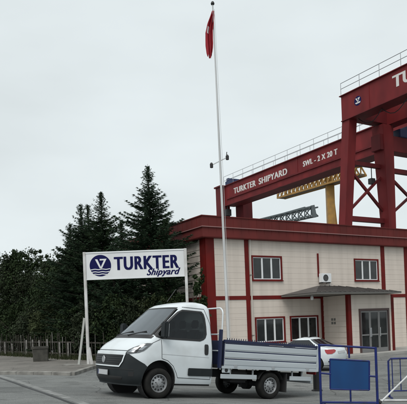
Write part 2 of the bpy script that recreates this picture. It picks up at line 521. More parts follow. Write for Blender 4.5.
# openings on the facade: (s0, s1, z0, z1)
def win_px(x0, x1, y0, y1):
    s0, zt = fac(x0, y0); s1, zb = fac(x1, y1)
    return [s0, s1, zb, zt]
W_up1 = win_px(251.5, 282, 255.3, 281)
W_up2 = win_px(354, 378.5, 258.7, 281.8)
W_lo1 = win_px(255.2, 285.2, 317.6, 342); W_lo3 = win_px(290, 318.5, 316.3, 341)
for w_, ref in ((W_lo1, W_up1), (W_lo3, W_up1)):
    w_[3] = 2.17; w_[2] = 2.17 - (ref[3] - ref[2]) * 1.05
W_up2[2], W_up2[3] = W_up1[2], W_up1[3]
print('windows', W_up1, W_up2, W_lo1, W_lo3)
OPEN = [W_up1, W_up2, W_lo1, W_lo3]
pil = [(0.0, 0.52)]
for px0, px1 in ((244.3, 248.2), (380.3, 383.9), (403.6, 407.3)):
    c0, c1 = fac(px0, 250)[0], fac(px1, 250)[0]
    pil.append((c0, c0 + max(.2, c1 - c0)))
pil.append((FL - .3, FL))
print('pilasters', pil)

def boards(parent, s0, s1, z0, z1, openings, y=0.0, h=0.305, t=0.05, axis='x', c=0.0, m=M_siding):
    """horizontal cladding boards between s0 and s1; each board is a piece"""
    z = z0
    while z < z1 - 0.02:
        zt = min(z + h, z1)
        cuts = sorted({z, zt} | {o[2] for o in openings if z < o[2] < zt} | {o[3] for o in openings if z < o[3] < zt})
        for a, b in zip(cuts, cuts[1:]):
            ivs = [(s0, s1)]
            for o in openings:
                if o[2] < (a + b) / 2 < o[3]:
                    nv = []
                    for i0, i1 in ivs:
                        if o[1] <= i0 or o[0] >= i1: nv.append((i0, i1)); continue
                        if o[0] > i0: nv.append((i0, o[0]))
                        if o[1] < i1: nv.append((o[1], i1))
                    ivs = nv
            for i0, i1 in ivs:
                if i1 - i0 < .03: continue
                mb = MB()
                g = 0.0015 if b == zt else 0.0
                # lapped profile: bottom edge proud of the top edge
                prof = [(y + .059, a), (y - .001, a), (y - .001, a + .02), (y + .002, b - .015), (y + .006, b - g), (y + .059, b - g)]
                if axis == 'x': mb.prism([(p[0], p[1]) for p in prof], 'x', i0, i1)
                else: mb.prism([(p[0], p[1]) for p in prof], 'y', i0, i1)
                mb.build('siding_board', m, parent)
        z = zt

for (a0, a1), (b0, b1) in zip(pil, pil[1:]):
    boards(bld, a1, b0, WB, Z_BAND - .1, OPEN)
    boards(bld, a1, b0, Z_BAND + .1, WT, OPEN)
# gable side (local x = 0), boards run along y
for y0, y1 in ((0.5, 4.6), (4.85, 9.4)):
    for z0, z1 in ((WB, Z_BAND - .1), (Z_BAND + .1, WT)):
        z = z0
        while z < z1 - .02:
            zt = min(z + .305, z1)
            mb = MB()
            mb.prism([(.03, z), (-.004, z), (-.004, z + .02), (.014, zt - .005), (.03, zt - .005)], 'y', y0, y1)
            # prism on y uses (x, z)
            mb.build('siding_board', M_siding, bld)
            z = zt
for s0, s1 in pil:
    mb = MB(); mb.box(s0, s1, -.035, .055, WB, WT); mb.build('pilaster', M_redtrim, bld, bevel=.006)
for y0, y1 in ((-.035, .5), (4.6, 4.85), (9.2, 9.5)):
    mb = MB(); mb.box(-.036, .02, y0 + .09 if y0 < 0 else y0, y1, WB, WT - .003); mb.build('pilaster', M_redtrim, bld, bevel=.006)
for (a0, a1), (b0, b1) in zip(pil, pil[1:]):
    mb = MB(); mb.box(a1, b0, -.03, .056, Z_BAND - .1, Z_BAND + .1); mb.build('string_course', M_redtrim, bld)
for y0, y1 in ((0.5, 4.6), (4.85, 9.2)):
    mb = MB(); mb.box(-.03, .025, y0, y1, Z_BAND - .1, Z_BAND + .1); mb.build('string_course', M_redtrim, bld)

# parapet: folded sheet fascia with a proud fold lip, its highlight painted in, mitred round the corner
ZP0, ZP1, ZP2 = 6.28, 6.83, 7.39
def ring_parapet(prof, m, name, parent):
    """prof: (outset, z) swept round the four sides"""
    mb = MB(); rows = []
    for o_, z in prof:
        rows.append([(-o_, -o_, z), (FL + o_, -o_, z), (FL + o_, FD + o_, z), (-o_, FD + o_, z)])
    mb.grid(rows, close=True)
    return mb.build(name, m, parent)
par = ring_parapet([(-.05, ZP0), (OV - .06, ZP0), (OV - .04, ZP0 + .05), (OV - .06, ZP1 - .03)], M_fascia, 'parapet', bld)
ring_parapet([(OV - .06, ZP1 - .03), (OV + .012, ZP1 - .03), (OV + .012, ZP1 + .012), (OV - .02, ZP1 + .02)], M_fold_highlight, 'fold_lip', par)  # lip at the fold, coloured paler as a painted highlight
ring_parapet([(OV - .02, ZP1 + .02), (OV - .02, ZP2 - .05), (OV + .02, ZP2 - .05), (OV + .02, ZP2), (OV - .3, ZP2), (OV - .3, ZP1)], M_fascia, 'coping', par)
# standing seams on the fascia (front and gable side)
k = 0
s = -OV + .4
mb = MB()
while s < FL:
    mb.box(s, s + .012, -OV + .012, -OV + .03, ZP1 + .02, ZP2 - .05)
    mb.box(s, s + .012, -OV + .045, -OV + .065, ZP0 + .05, ZP1 - .03)
    s += .5
s = 0.2
while s < FD:
    mb.box(-OV + .012, -OV + .03, s, s + .012, ZP1 + .02, ZP2 - .05)
    s += .5
o = mb.build('seam_rib', M_fascia, par); o['kind'] = 'stuff'
mb = MB(); mb.box(.1, FL - .1, .1, FD - .1, WT - .05, WT + .15); mb.build('roof', mat('roof_felt', (.08, .08, .08), .9), bld)

def window(parent, w, y=0.0, n=3, lights=True):
    s0, s1, z0, z1 = w
    fr = .085
    mb = MB()
    for a in ((s0 - .03, s1 + .03, z1 - fr, z1 + .0), (s0 - .03, s1 + .03, z0, z0 + fr), ):
        mb.box(a[0], a[1], y - .04, y + .10, a[2], a[3])
    for a in ((s0 - .03, s0 + fr - .03), (s1 - fr + .03, s1 + .03)):
        mb.box(a[0], a[1], y - .04, y + .10, z0 + fr, z1 - fr)
    win = mb.build('window', M_redtrim, parent)
    i0, i1, j0, j1 = s0 + fr - .03, s1 - fr + .03, z0 + fr, z1 - fr
    pw = (i1 - i0) / n
    for i in range(n):
        a, b = i0 + i * pw, i0 + (i + 1) * pw
        f = .05
        mb = MB()
        mb.box(a, b, y + .012, y + .07, j0, j0 + f); mb.box(a, b, y + .012, y + .07, j1 - f, j1)
        mb.box(a, a + f, y + .012, y + .07, j0 + f, j1 - f); mb.box(b - f, b, y + .012, y + .07, j0 + f, j1 - f)
        mb.build('sash', M_white, win)
        mb = MB(); mb.box(a + f - .005, b - f + .005, y + .045, y + .055, j0 + f - .005, j1 - f + .005)
        mb.build('pane', M_glass, win)
    mb = MB(); mb.box(s0 - .06, s1 + .06, y - .075, y - .0405, z0 - .02, z0 + .03); mb.build('sill', M_redtrim, win)
    return win
for w in OPEN: window(bld, w, n=3 if w is not W_up2 else 3)

# porch: projecting entrance block under a hipped canopy
PS, _ = fac(321.5, 320)
PD = 2.15
def fac_d(px, py): return fac(px, py, -PD)
PE, _ = fac_d(393.5, 320)
DS0, DZ1 = fac_d(358.5, 306.5); DS1, _ = fac_d(388.5, 307)
PT = 3.2
print('porch', PS, PE, DS0, DS1, DZ1)
mb = MB(); mb.box(PS + .03, PE - .03, -PD + .06, -0.04, WB, PT); pcore = mb.build('porch', M_siding, bld)
DZ1 = 2.42
DOOR = (DS0, DS1, -.05, DZ1)
boards(pcore, PS + .2, PE - .16, WB, PT, [DOOR], y=-PD)
z = WB
while z < PT - .02:
    zt = min(z + .305, PT)
    mb = MB(); mb.prism([(PS + .03, z), (PS - .004, z), (PS - .004, z + .02), (PS + .014, zt - .005), (PS + .03, zt - .005)], 'y', -PD + .16, -.2)
    mb.build('siding_board', M_siding, pcore)
    z = zt
mb = MB(); mb.box(PS - .035, PS + .2, -PD - .035, -PD + .16, WB, PT); mb.build('pilaster', M_redtrim, pcore)
mb = MB(); mb.box(PE - .16, PE + .03, -PD - .035, -PD + .16, WB, PT); mb.build('pilaster', M_redtrim, pcore)
mb = MB(); mb.box(PS - .035, PS + .02, -.2, -.04, WB, PT); mb.build('pilaster', M_redtrim, pcore)
# plaque of four small tiles beside the door
for i in range(2):
    for j in range(2):
        mb = MB(); mb.box(PS - .02, PS - .006, -.95 - i * .2, -.82 - i * .2, 1.62 + j * .2, 1.75 + j * .2)
        mb.build('wall_plate', mat('plate_grey', (.16, .16, .15), .6), pcore)
# door with two leaves
mb = MB(); f = .12
mb.box(DS0, DS0 + f, -PD - .05, -PD + .12, -.05, DZ1); mb.box(DS1 - f, DS1, -PD - .05, -PD + .12, -.05, DZ1)
mb.box(DS0 + f, DS1 - f, -PD - .05, -PD + .12, DZ1 - f, DZ1)
door = mb.build('door', M_door, pcore)
nleaf = 3
lw = (DS1 - DS0 - 2 * f) / nleaf
for i in range(nleaf):
    a, b = DS0 + f + i * lw + .004, DS0 + f + (i + 1) * lw - .004
    mb = MB(); e = .075
    mb.box(a, a + e, -PD - .01, -PD + .04, 0, DZ1 - f - .01); mb.box(b - e, b, -PD - .01, -PD + .04, 0, DZ1 - f - .01)
    mb.box(a + e, b - e, -PD - .01, -PD + .04, 0, .22); mb.box(a + e, b - e, -PD - .01, -PD + .04, DZ1 - f - .09, DZ1 - f - .01)
    mb.box(a + e, b - e, -PD - .01, -PD + .04, .92, 1.0)
    leaf = mb.build('door_leaf', mat('door_alu', (.17, .17, .17), .4), door)
    mb = MB(); mb.box(a + e - .004, b - e + .004, -PD + .005, -PD + .015, .2, DZ1 - f - .08); mb.build('pane', M_glass, leaf)
    mb = MB(); mb.tube([(b - .04 if i == 0 else a + .04, -PD - .06, .85), (b - .04 if i == 0 else a + .04, -PD - .06, 1.35)], .018); mb.build('handle', M_chrome, leaf)
# hipped canopy
C0, CZ = fac(280.5, 296.8)
CD = 2.95
CE = fac(402, 292, -CD)[0]
CS = C0
ZE, ZR = PT + .02, 3.84
RS0 = fac(317, 286)[0]; RS1 = CE - 2.0
mb = MB()
v = [mb.bm.verts.new(p) for p in ((CS, -CD, ZE + .10), (CE, -CD, ZE + .10), (CE, -.04, ZE + .10), (CS, -.04, ZE + .10), (RS0, -.04, ZR), (RS1, -.04, ZR))]
for f_ in ((0, 1, 5, 4), (0, 4, 3), (1, 2, 5), (3, 4, 5, 2)): mb.bm.faces.new([v[i] for i in f_])
can = mb.build('canopy_roof', M_roofmetal, bld)
mb = MB(); mb.box(CS + .02, CE - .02, -CD + .02, -.041, ZE, ZE + .098); mb.build('canopy_fascia', M_soffit, can)
mb = MB()
for k in range(int((CE - CS) / .35)):     # standing seams down the front slope
    s = CS + .3 + k * .35
    if s > CE - .3: break
    tt = min(1, (s - CS) / (RS0 - CS), (CE - s) / (CE - RS1)) * .96
    mb.bar((s, -CD + .03, ZE + .115), (s, -CD + .03 + (CD - .08) * tt, ZE + .115 + (ZR - ZE - .1) * tt), .03, .03)
o = mb.build('roof_seam', M_roofmetal, can)
mb = MB(); mb.lathe([(.02, ZE - .26), (.07, ZE - .24), (.085, ZE - .12), (.05, ZE - .03), (.03, ZE - .003)], 12, 'z', cap=True)
lampo = mb.build('porch_lamp', M_white, bld); lampo.location = (fac(310, 296, -1.6)[0], -1.75, 0)
# air conditioner and riser pipe
acs, acz = fac(322.5, 278.5)
mb = MB(); mb.box(acs - .36, acs + .36, -.36, -.10, acz - .24, acz + .27)
ac = mb.build('air_conditioner', M_white, bld, bevel=.015)
mb = MB(); mb.lathe([(.19, -.365), (.19, -.372), (.165, -.372), (.16, -.3605)], 20, 'y'); g = mb.build('fan_grille', M_black, ac); g.location = (acs - .08, 0, acz + .01)
mb = MB(); mb.lathe([(.158, -.3615), (.04, -.363), (.0005, -.364)], 20, 'y'); g = mb.build('fan', mat('fan_dark', (.06, .06, .06), .6), ac); g.location = (acs - .08, 0, acz + .01)
mb = MB(); mb.box(acs - .3, acs - .26, -.34, -.002, acz - .29, acz - .245); mb.box(acs + .26, acs + .3, -.34, -.002, acz - .29, acz - .245); mb.build('bracket', M_black, ac)
ps, pz = fac(317.3, 253.5)
mb = MB(); mb.box(ps - .045, ps + .045, -.06, -.005, acz + .1, pz); mb.build('pipe_cover', M_redtrim, bld)
# rainwater downpipe and cable run
for s_ in (pil[1][1] + .06, FL - .5):
    mb = MB(); mb.tube([(s_, -.10, WT - .02), (s_, -.085, WT - .2), (s_, -.085, .05), (s_, -.22, -.08)], .045, 8); dp = mb.build('downpipe', mat('pipe_cream', (.50, .47, .42), .5), bld)
    for z_ in (1.2, 4.4):
        mb = MB(); mb.box(s_ - .06, s_ + .06, -.135, -.032, z_, z_ + .035); mb.build('pipe_clip', M_soffit, dp)
mb = MB(); mb.tube([(acs + .37, -.2, acz - .1), (acs + .52, -.03, acz - .16), (acs + .52, -.03, 3.6)], .018, 6); mb.build('refrigerant_line', M_white, bld)
# concrete apron in front of the porch with a step
wl = lambda s, y: ((bo + d1 * s + d2 * y).x, (bo + d1 * s + d2 * y).y)
apron = tag(sheet('forecourt', [wl(1.0, -3.2), wl(20, -3.2), wl(20, .3), wl(1.0, .3)], .13, M_concrete, .5), kind='structure')
yard = tag(sheet('yard', [wl(4.6, -10.5), wl(24, -13.0), wl(24, -3.15), wl(4.6, -3.15)], .012, asphalt_mat('yard_concrete', (.155, .16, .155), (.215, .218, .21), .6), .05), kind='structure')

# ------------------------------------------------------------------ gantry cranes
GA = math.atan2(-math.cos(BETA), math.sin(BETA))    # local x runs toward the viewer, right
def railing(parent, L, z, y, name='handrail', h=1.1, x0=0.0, step=2.2):
    mb = MB()
    for k in (h, h * .55):
        mb.tube([(x0, y, z + k), (L, y, z + k)], .028, 6)
    x = x0
    while x <= L:
        mb.tube([(x, y, z), (x, y, z + h)], .028, 6); x += step
    return mb.build(name, M_rail, parent)

# crane A: nearer, high girder
ZA = 52.0
pa = at(341, 97, ZA)
crA = empty('gantry_crane', (pa.x, pa.y, 0), GA, 'dark red gantry crane with tall girder and cross-braced legs, at the right edge', 'crane', 'shipyard gantry cranes')
TA, HA, LA = pa.z, 2.15, 34.0
mb = MB(); mb.box(0, LA, 0, 1.2, TA - HA, TA); gA = mb.build('girder', M_crane, crA)
mb = MB(); mb.box(-.12, LA, -.14, 1.34, TA - .002, TA + .07); mb.box(.0, LA, -.12, 1.32, TA - HA - .07, TA - HA + .002); mb.build('flange', M_crane2, gA)
mb = MB(); mb.box(.0, LA, 4.6, 5.8, TA - HA, TA); mb.box(-.1, LA, 4.5, 5.9, TA, TA + .07); gA2 = mb.build('girder', M_crane, crA)
mb = MB()
for x in (3.2, 13.8, 24.4):
    mb = MB(); mb.box(x, x + .06, -.035, .003, TA - HA + .003, TA - .003); mb.build('stiffener', M_crane, gA)
railing(gA, LA, TA + .07, 0.0)
railing(gA2, LA, TA + .07, 5.7)
mb = MB(); mb.box(-.0, 1.0, 1.2, 4.6, TA - HA + .1, TA - .2); mb.build('end_tie', M_crane2, crA)
# emblem roundel and letters
em = MB(); em.lathe([(.0005, -.012), (.40, -.012), (.40, 0.0)], 24, 'y'); e = em.build('emblem', M_navy, gA); e.location = (1.95, 0, TA - 1.0)
em = MB()
em.prism([(-.3, -.12), (.32, -.12), (.28, -.24), (-.2, -.24)], 'y', -.02, -.013)
em.prism([(-.26, .24), (-.1, .24), (.04, -.05), (.12, .12), (.02, .12), (.02, .24), (.28, .24), (.08, -.09), (-.02, -.09)], 'y', -.02, -.013)
em.build('emblem_mark', M_letter, e)
text_mesh('lettering', 'TURKTER SHIPYARD', 1.35, M_letter, gA, (5.75, -.008, TA - 1.30), (R(90), 0, 0), bold=.02, width=14.5, heavy=.04)
# legs and bracing
def leg(parent, top, bot, w0, w1, m=M_crane, name='leg'):
    mb = MB()
    t, b = Vector(top), Vector(bot)
    rows = []
    for c, w in ((b, w1), (t, w0)):
        rows.append([(c.x - w / 2, c.y - w / 2, c.z), (c.x + w / 2, c.y - w / 2, c.z), (c.x + w / 2, c.y + w / 2, c.z), (c.x - w / 2, c.y + w / 2, c.z)])
    V = mb.grid(rows, close=True); mb.bm.faces.new(V[0]); mb.bm.faces.new(V[1])
    return mb.build(name, m, parent, bevel=.02)
zl = TA - HA - .07
gb = 0.0
leg(crA, (.45, .45, zl), (-.1, -1.0, gb), .92, .75)
leg(crA, (.65, 4.35, zl), (.45, 5.2, gb), 1.35, .55)
leg(crA, (.65, 10.6, zl - 2.2), (.45, 11.4, gb), 1.1, .8)
mb = MB(); mb.box(.1, 1.2, 3.4, 11.2, zl - 2.3, zl - .9); bmA = mb.build('saddle_beam', M_crane2, crA, bevel=.02)
mb = MB(); mb.box(.0, 1.3, 5.9, 8.2, zl - .9, zl - .15); mb.box(-.05, 1.4, 7.0, 7.2, zl - .15, zl + .25); mb.build('drive_motor', M_bluemotor, crA, bevel=.05)
def brace(p, q, w=.21, name='brace'):
    mb = MB(); mb.bar(p, q, w, w); return mb.build(name, M_crane2, crA)
zb, zt = 10.6, 15.0
for y0, y1, y0t, y1t in ((-.2, 4.75, .1, 4.6), (5.0, 10.9, 4.8, 10.7)):
    brace((.45, y0, zb + .5), (.45, y1t, zt)); brace((.42, y1, zb + .5), (.48, y0t, zt))
brace((.4, -.4, zb), (.4, 4.8, zb), .42, 'tie_beam')
brace((.5, 4.7, 15.3), (.5, 10.8, 15.3), .4, 'tie_beam'); brace((.5, .1, 15.5), (.5, 4.5, 15.5), .35, 'tie_beam')
mb = MB(); mb.tube([(.3, 3.1, 15.5), (.3, 3.1, 14.4)], .04, 6); mb.box(.1, .5, 2.85, 3.35, 13.9, 14.4); mb.build('floodlight', M_black, crA)
mb = MB(); mb.box(-.4, 1.3, -1.0, 12.2, -.2, .75); mb.build('end_carriage', M_crane2, crA)
mb = MB()
for k in range(12):
    x0 = 1.4 + k * 2.6
    mb.tube([(x0 + 2.6 * t / 6, .6, zl - .05 - .75 * math.sin(math.pi * t / 6)) for t in range(7)], .035, 5)
mb.build('festoon_cable', M_black, crA)
# far end of crane A, beyond the right edge of the picture
for yy in (.2, 5.2):
    leg(crA, (LA - 1, yy + .2, zl), (LA - 1, yy, gb - .2), 1.0, .8)

# crane B: farther, lower, long girder with lettering
ZB = 92.0
pb = at(224, 187, ZB)
crB = empty('gantry_crane', (pb.x, pb.y, 0), GA, 'dark red lettered gantry crane stretching behind the office roof beside the flagpole', 'crane', 'shipyard gantry cranes')
TB, HB, LB = pb.z, 3.0, 60.0
mb = MB(); mb.box(0, LB, 0, 1.8, TB - HB, TB); gB = mb.build('girder', M_crane, crB)
mb = MB(); mb.box(0, LB, -.2, 1.95, TB, TB + .1); mb.box(0.6, LB, -.25, 2.0, TB - HB - .1, TB - HB + .003)
mb.build('flange', M_crane2, gB)
mb = MB(); mb.box(.8, LB, -.16, .0, TB - HB + .85, TB - HB + 1.05); mb.build('rail_shelf', M_crane2, gB)
mb = MB()
for x in (17.4, 33.0):
    mb = MB(); mb.box(x, x + .2, -.05, .002, TB - HB + 1.06, TB - .002); mb.build('stiffener', M_crane2, gB)
railing(gB, LB, TB + .1, 0.0, h=1.45, step=2.6); railing(gB, LB, TB + .1, 1.7, h=1.45, step=2.6)
for word, x_, w_, sz in (('TURKTER', 2.7, 5.6, 1.2), ('SHIPYARD', 9.1, 6.3, 1.2)):
    text_mesh('lettering', word, sz, M_letter, gB, (x_, -.008, TB - 1.62), (R(90), 0, 0), bold=.012, width=w_, heavy=.05, space=1.1)
text_mesh('lettering', 'SWL - 2 X 20 T', .95, M_letter, gB, (18.7, -.008, TB - 1.45), (R(90), 0, 0), bold=.010, width=6.2, heavy=.04, space=1.1)
mb = MB(); mb.box(-1.55, -.02, -.6, 1.0, -.2, TB); mb.build('leg', M_crane2, crB, bevel=.03)
mb = MB(); mb.box(-1.8, .15, -.75, 1.15, TB - .001, TB + .22); mb.build('leg_cap', M_crane2, crB)
mb = MB(); mb.box(.2, 2.2, 1.9, 3.7, -.2, TB - .8); mb.build('leg', M_crane2, crB, bevel=.03)
mb = MB(); mb.box(-.1, 2.2, .3, 1.5, TB + .1, TB + .85); mb.box(.1, .7, .4, 1.2, TB + .85, TB + 1.3); mb.build('drive_motor', M_bluemotor, crB, bevel=.04)
mb = MB(); mb.tube([(.45, .2, TB - HB - .1), (.45, .2, TB - HB - 1.6)], .08, 6); mb.box(.05, .9, -.2, .6, TB - HB - 1.6, TB - HB - .6); mb.tube([(.3, .2, TB - HB - 1.55), (.3, .2, TB - HB - 3.0)], .17, 6); mb.build('hoist_block', M_black, crB)
mb = MB(); mb.box(-1.9, 2.6, -1.6, 5.0, -.22, .9); mb.build('end_carriage', M_crane2, crB)
for yy in (.3, 4.0):
    mb = MB(); mb.box(LB - 1.8, LB - .2, yy, yy + 1.5, -.3, TB - HB - .11); mb.build('leg', M_crane2, crB)

# yellow lattice jib crane behind
def truss(parent, p, q, w, n, r, m, name):
    """square lattice boom between p and q"""
    p, q = Vector(p), Vector(q)
    d = (q - p); L = d.length; d = d / L
    s = d.cross(Vector((0, 0, 1))).normalized(); t = s.cross(d)
    mb = MB()
    cor = [(-1, -1), (1, -1), (1, 1), (-1, 1)]
    for a, b in cor:
        mb.bar(p + s * a * w / 2 + t * b * w / 2, q + s * a * w / 2 + t * b * w / 2, r * 1.6)
    for i in range(n):
        A, B = p + d * (L * i / n), p + d * (L * (i + 1) / n)
        for (a, b), (c, e) in zip(cor, cor[1:] + cor[:1]):
            mb.bar(A + s * a * w / 2 + t * b * w / 2, B + s * c * w / 2 + t * e * w / 2, r)
            mb.bar(A + s * a * w / 2 + t * b * w / 2, A + s * c * w / 2 + t * e * w / 2, r)
    return mb.build(name, m, parent)
ZY = 118.0
yt = at(329.5, 180, ZY)
yc = empty('jib_crane', (yt.x, yt.y, 0), 0, 'yellow lattice jib crane seen below the far red girder', 'crane')
mb = MB(); mb.box(-.75, .75, -.75, .75, -.3, yt.z + .3); mb.build('mast', M_yellow, yc, bevel=.03)
je = at(281, 193.8, ZY + 14); js = at(362, 169.5, ZY - 9)
off = Vector((yt.x, yt.y, 0))
truss(yc, je - off, js - off, 2.0, 18, .22, M_yellow, 'jib')
mb = MB(); a = je - off; b = js - off; mb.bar(a + Vector((0, 0, -.95)), b + Vector((0, 0, -.95)), 1.2, .35); mb.build('jib_underside', mat('jib_dark', (.10, .065, .03), .6), yc)  # dark brown bar along the underside of the jib
b2 = at(339, 222, ZY) - off
mb = MB(); mb.bar((b2.x, b2.y, b2.z - 8), (.3, 0, yt.z - .5), .45); mb.build('back_stay', M_yellow, yc)

# grey lattice boom
ZT = 58.0
t0, t1 = at(256, 225, ZT + 4), at(314.5, 211.3, ZT - 4)
tb = empty('lattice_boom', (t0.x, t0.y, 0), 0, 'grey lattice crane boom poking above the office parapet', 'crane')
off = Vector((t0.x, t0.y, 0))
truss(tb, t0 - off, t1 - off, .8, 10, .075, M_truss, 'boom')
mb = MB(); mb.bar(at(264, 219, ZT + 3) - off, at(305, 207.5, ZT - 3) - off, .14); mb.build('pendant', M_truss, tb)
mb = MB(); mb.bar((0, 0, -.2), (0, 0, t0.z + .3), 1.0); mb.build('boom_mast', M_truss, tb)
mb = MB(); mb.bar(at(314.5, 211.3, ZT - 4) - off + Vector((0, 0, -.55)), at(312.5, 211, ZT - 4) - off + Vector((0, 0, .5)), .35); mb.build('boom_head', M_truss, tb)

# ------------------------------------------------------------------ flagpole and flag
ZF = 26.5
ptop, pbase = at(212.6, 4, ZF), at(229.2, 350, ZF)
pbase.z = gz(pbase.x, pbase.y)
fpole = empty('flagpole', pbase, 0, 'tall white tapering flagpole standing in front of the office', 'flagpole')
tp = ptop - pbase
mb = MB(); mb.tube([tp * (i / 10) + Vector((0, 0, -.05 if i == 0 else 0)) for i in range(11)], .075, 12, .030); mb.build('shaft', M_pole, fpole, smooth=40)
mb = MB(); mb.lathe([(.0005, -.06), (.075, -.03), (.085, .03), (.05, .1), (.0005, .12)], 12, 'z'); o = mb.build('finial', M_black, fpole, smooth=60); o.location = tp
mb = MB(); mb.lathe([(.0005, -.1), (.28, -.1), (.28, .04), (.13, .06), (.12, .3), (.0005, .3)], 16, 'z'); mb.build('base', M_concrete, fpole)
ca = at(220.4, 161.5, ZF) - pbase
c0_, c1_ = at(211.5, 165.3, ZF) - pbase, at(227.3, 157.3, ZF) - pbase
mb = MB(); mb.bar(c0_, c1_, .035); arm = mb.build('cross_arm', M_pole, fpole)
for c in (c0_, c1_):
    mb = MB(); mb.lathe([(.0005, -.13), (.07, -.11), (.075, .05), (.04, .11), (.0005, .13)], 10, 'z'); o = mb.build('lamp', M_black, arm); o.location = c
mb = MB(); mb.tube([c1_, at(226.3, 158, ZF) - pbase, at(226.8, 152, ZF) - pbase], .02, 6); mb.build('lamp_stalk', M_black, arm)
mb = MB(); mb.tube([tp * .985 + Vector((.07, -.02, 0)), tp * .5 + Vector((.11, -.02, 0)), tp * .08 + Vector((.10, -.02, 0))], .008, 5); mb.build('halyard', M_pole, fpole)
# limp flag: hoist edge on the pole, hanging in folds
fl_rows, ncol = [], 40
hoist_t, hoist_b = at(213.3, 9.5, ZF), at(214.5, 30, ZF)
NR = 46
sag = [at(x, y, ZF) for x, y in ((213.0, 11), (212.0, 16), (210.3, 23), (209.0, 32), (209.3, 41), (209.8, 49), (209.8, 55.5))]
def sagp(t):
    f_ = t * (len(sag) - 1); i = min(int(f_), len(sag) - 2); return sag[i].lerp(sag[i + 1], f_ - i)
def wprof(t):
    return float(np.interp(t, [0, .12, .3, .5, .75, .92, 1], [.05, .08, .135, .16, .165, .13, .09]))
for i in range(NR + 1):
    t = i / NR
    c = sagp(t); w = wprof(t)
    row = []
    for j in range(ncol + 1):
        u = j / ncol
        ph = u * math.pi * 5.2 + t * 1.4
        row.append(c + Vector(((2 * u - 1) * w + .02 * math.sin(ph * 1.9 + 3 * t), (.10 + .03 * math.sin(4 * t + 2)) * math.sin(ph) * (0.3 + 0.7 * min(1, t * 3)),
                               -.05 * t * math.cos(ph * .5 + .6) - (.10 * math.sin(u * 3.1) if t > .9 else 0) * (t - .9) * 10)))
    fl_rows.append(row)
mb = MB()
fbase = sag[0]
mb.grid([[p - fbase for p in r] for r in fl_rows])
flag = mb.build('flag', M_flag, smooth=180)
flag.location = fbase
tag(flag, 'limp red flag hanging in folds at the top of the pole', 'flag')
mb = MB()
sub = [[fl_rows[i][j] + Vector((0, -.012, 0)) - fbase for j in range(11, 16)] for i in range(19, 26)]
mb.grid(sub)
sub = [[fl_rows[i][j] + Vector((0, -.012, 0)) - fbase for j in range(17, 20)] for i in range(16, 19)]
mb.grid(sub); mb.build('emblem', M_flagw, flag, smooth=180)

# ------------------------------------------------------------------ name board on posts
ZS = 25.5
sl, sr = at(84.0, 366, ZS), at(187, 360, ZS)
gl, gr = gz(sl.x, sl.y) + .1, gz(sr.x, sr.y)
TL, TR = at(82.9, 253.4, ZS), at(186.6, 250.6, ZS)
BLp = at(84, 279.6, ZS)
sign = empty('entrance_sign', (TL.x, TL.y, gl), 0, 'white name board with navy lettering on two white posts', 'sign')
so = Vector((TL.x, TL.y, gl))
SW, SH = (TR - TL).x, TL.z - BLp.z
top = TL.z - gl
px_l = .09
mb = MB(); mb.box(.12, SW - .12, -.03, .05, top - SH, top - .02); board = mb.build('board', M_board, sign, bevel=.008)
mb = MB()
mb.box(.12, SW - .12, -.05, .07, top - .02, top + .035); mb.box(.12, SW - .12, -.05, .07, top - SH - .03, top - SH); mb.build('board_frame', M_white, sign)
mb = MB(); mb.box(-.0, .12, -.06, .08, -.1, top + .05); mb.build('post', M_postw, sign, bevel=.008)
mb = MB(); mb.box(SW - .12, SW, -.06, .08, gr - gl - .1, top + .05); mb.build('post', M_postw, sign, bevel=.008)
# braces at the foot
mb = MB(); a = at(83.5, 318, ZS) - so; b = at(79.2, 365.5, ZS) - so; mb.bar((a.x, .2, a.z), (b.x, -.12, -.05), .09); mb.build('prop', mat('prop_grey', (.34, .35, .33), .6), sign)
mb = MB(); b = at(92.5, 366, ZS) - so; mb.bar((.1, 0, .75), (b.x, -.1, -.02), .09); mb.build('prop', M_postw, sign)
# roundel
rc = at(100.5, 265.7, ZS) - so
rr = (at(111.3, 265, ZS) - at(89.8, 265, ZS)).x / 2
mb = MB(); mb.lathe([(.0005, -.036), (rr, -.036), (rr, -.03)], 40, 'y'); ro = mb.build('emblem', M_navy, board); ro.location = (rc.x, 0, rc.z)
k = rr / .5
mb = MB()
for z0, hw in ((-.17, .46), (-.29, .41), (-.40, .30)):
    rows = []
    for i in range(17):
        x = (-hw + 2 * hw * i / 16)
        zz = z0 + .012 * math.sin(x * 18)
        rows.append([(x * k, -.039, (zz - .02) * k), (x * k, -.039, (zz + .02) * k)])
    mb.grid(rows)
mb.prism([(a * k, b * k) for a, b in ((-.24, .30), (-.13, .30), (.02, -.06), (.17, .24), (-.02, .24), (-.02, .31), (.30, .31), (.07, -.13), (-.03, -.13))], 'y', -.042, -.037)
mb.build('emblem_mark', M_board, ro)
t0_ = at(114.8, 269.5, ZS) - so
text_mesh('lettering', 'TURKTER', .80, M_navy, board, (t0_.x, -.034, t0_.z - .02), (R(90), 0, 0), bold=.010, width=(at(179.3, 265, ZS) - at(115.3, 265, ZS)).x, heavy=.022, space=1.14)
t1_ = at(147, 275.2, ZS) - so
text_mesh('lettering', 'Shipyard', .40, M_navy, board, (t1_.x, -.034, t1_.z), (R(90), 0, 0), bold=.004, heavy=.009, space=1.06, shear=.42, width=(at(180.5, 265, ZS) - at(147, 265, ZS)).x)

# ------------------------------------------------------------------ delivery truck
def lerp_tab(tab, u):
    return float(np.interp(u, [t[0] for t in tab], [t[1] for t in tab]))

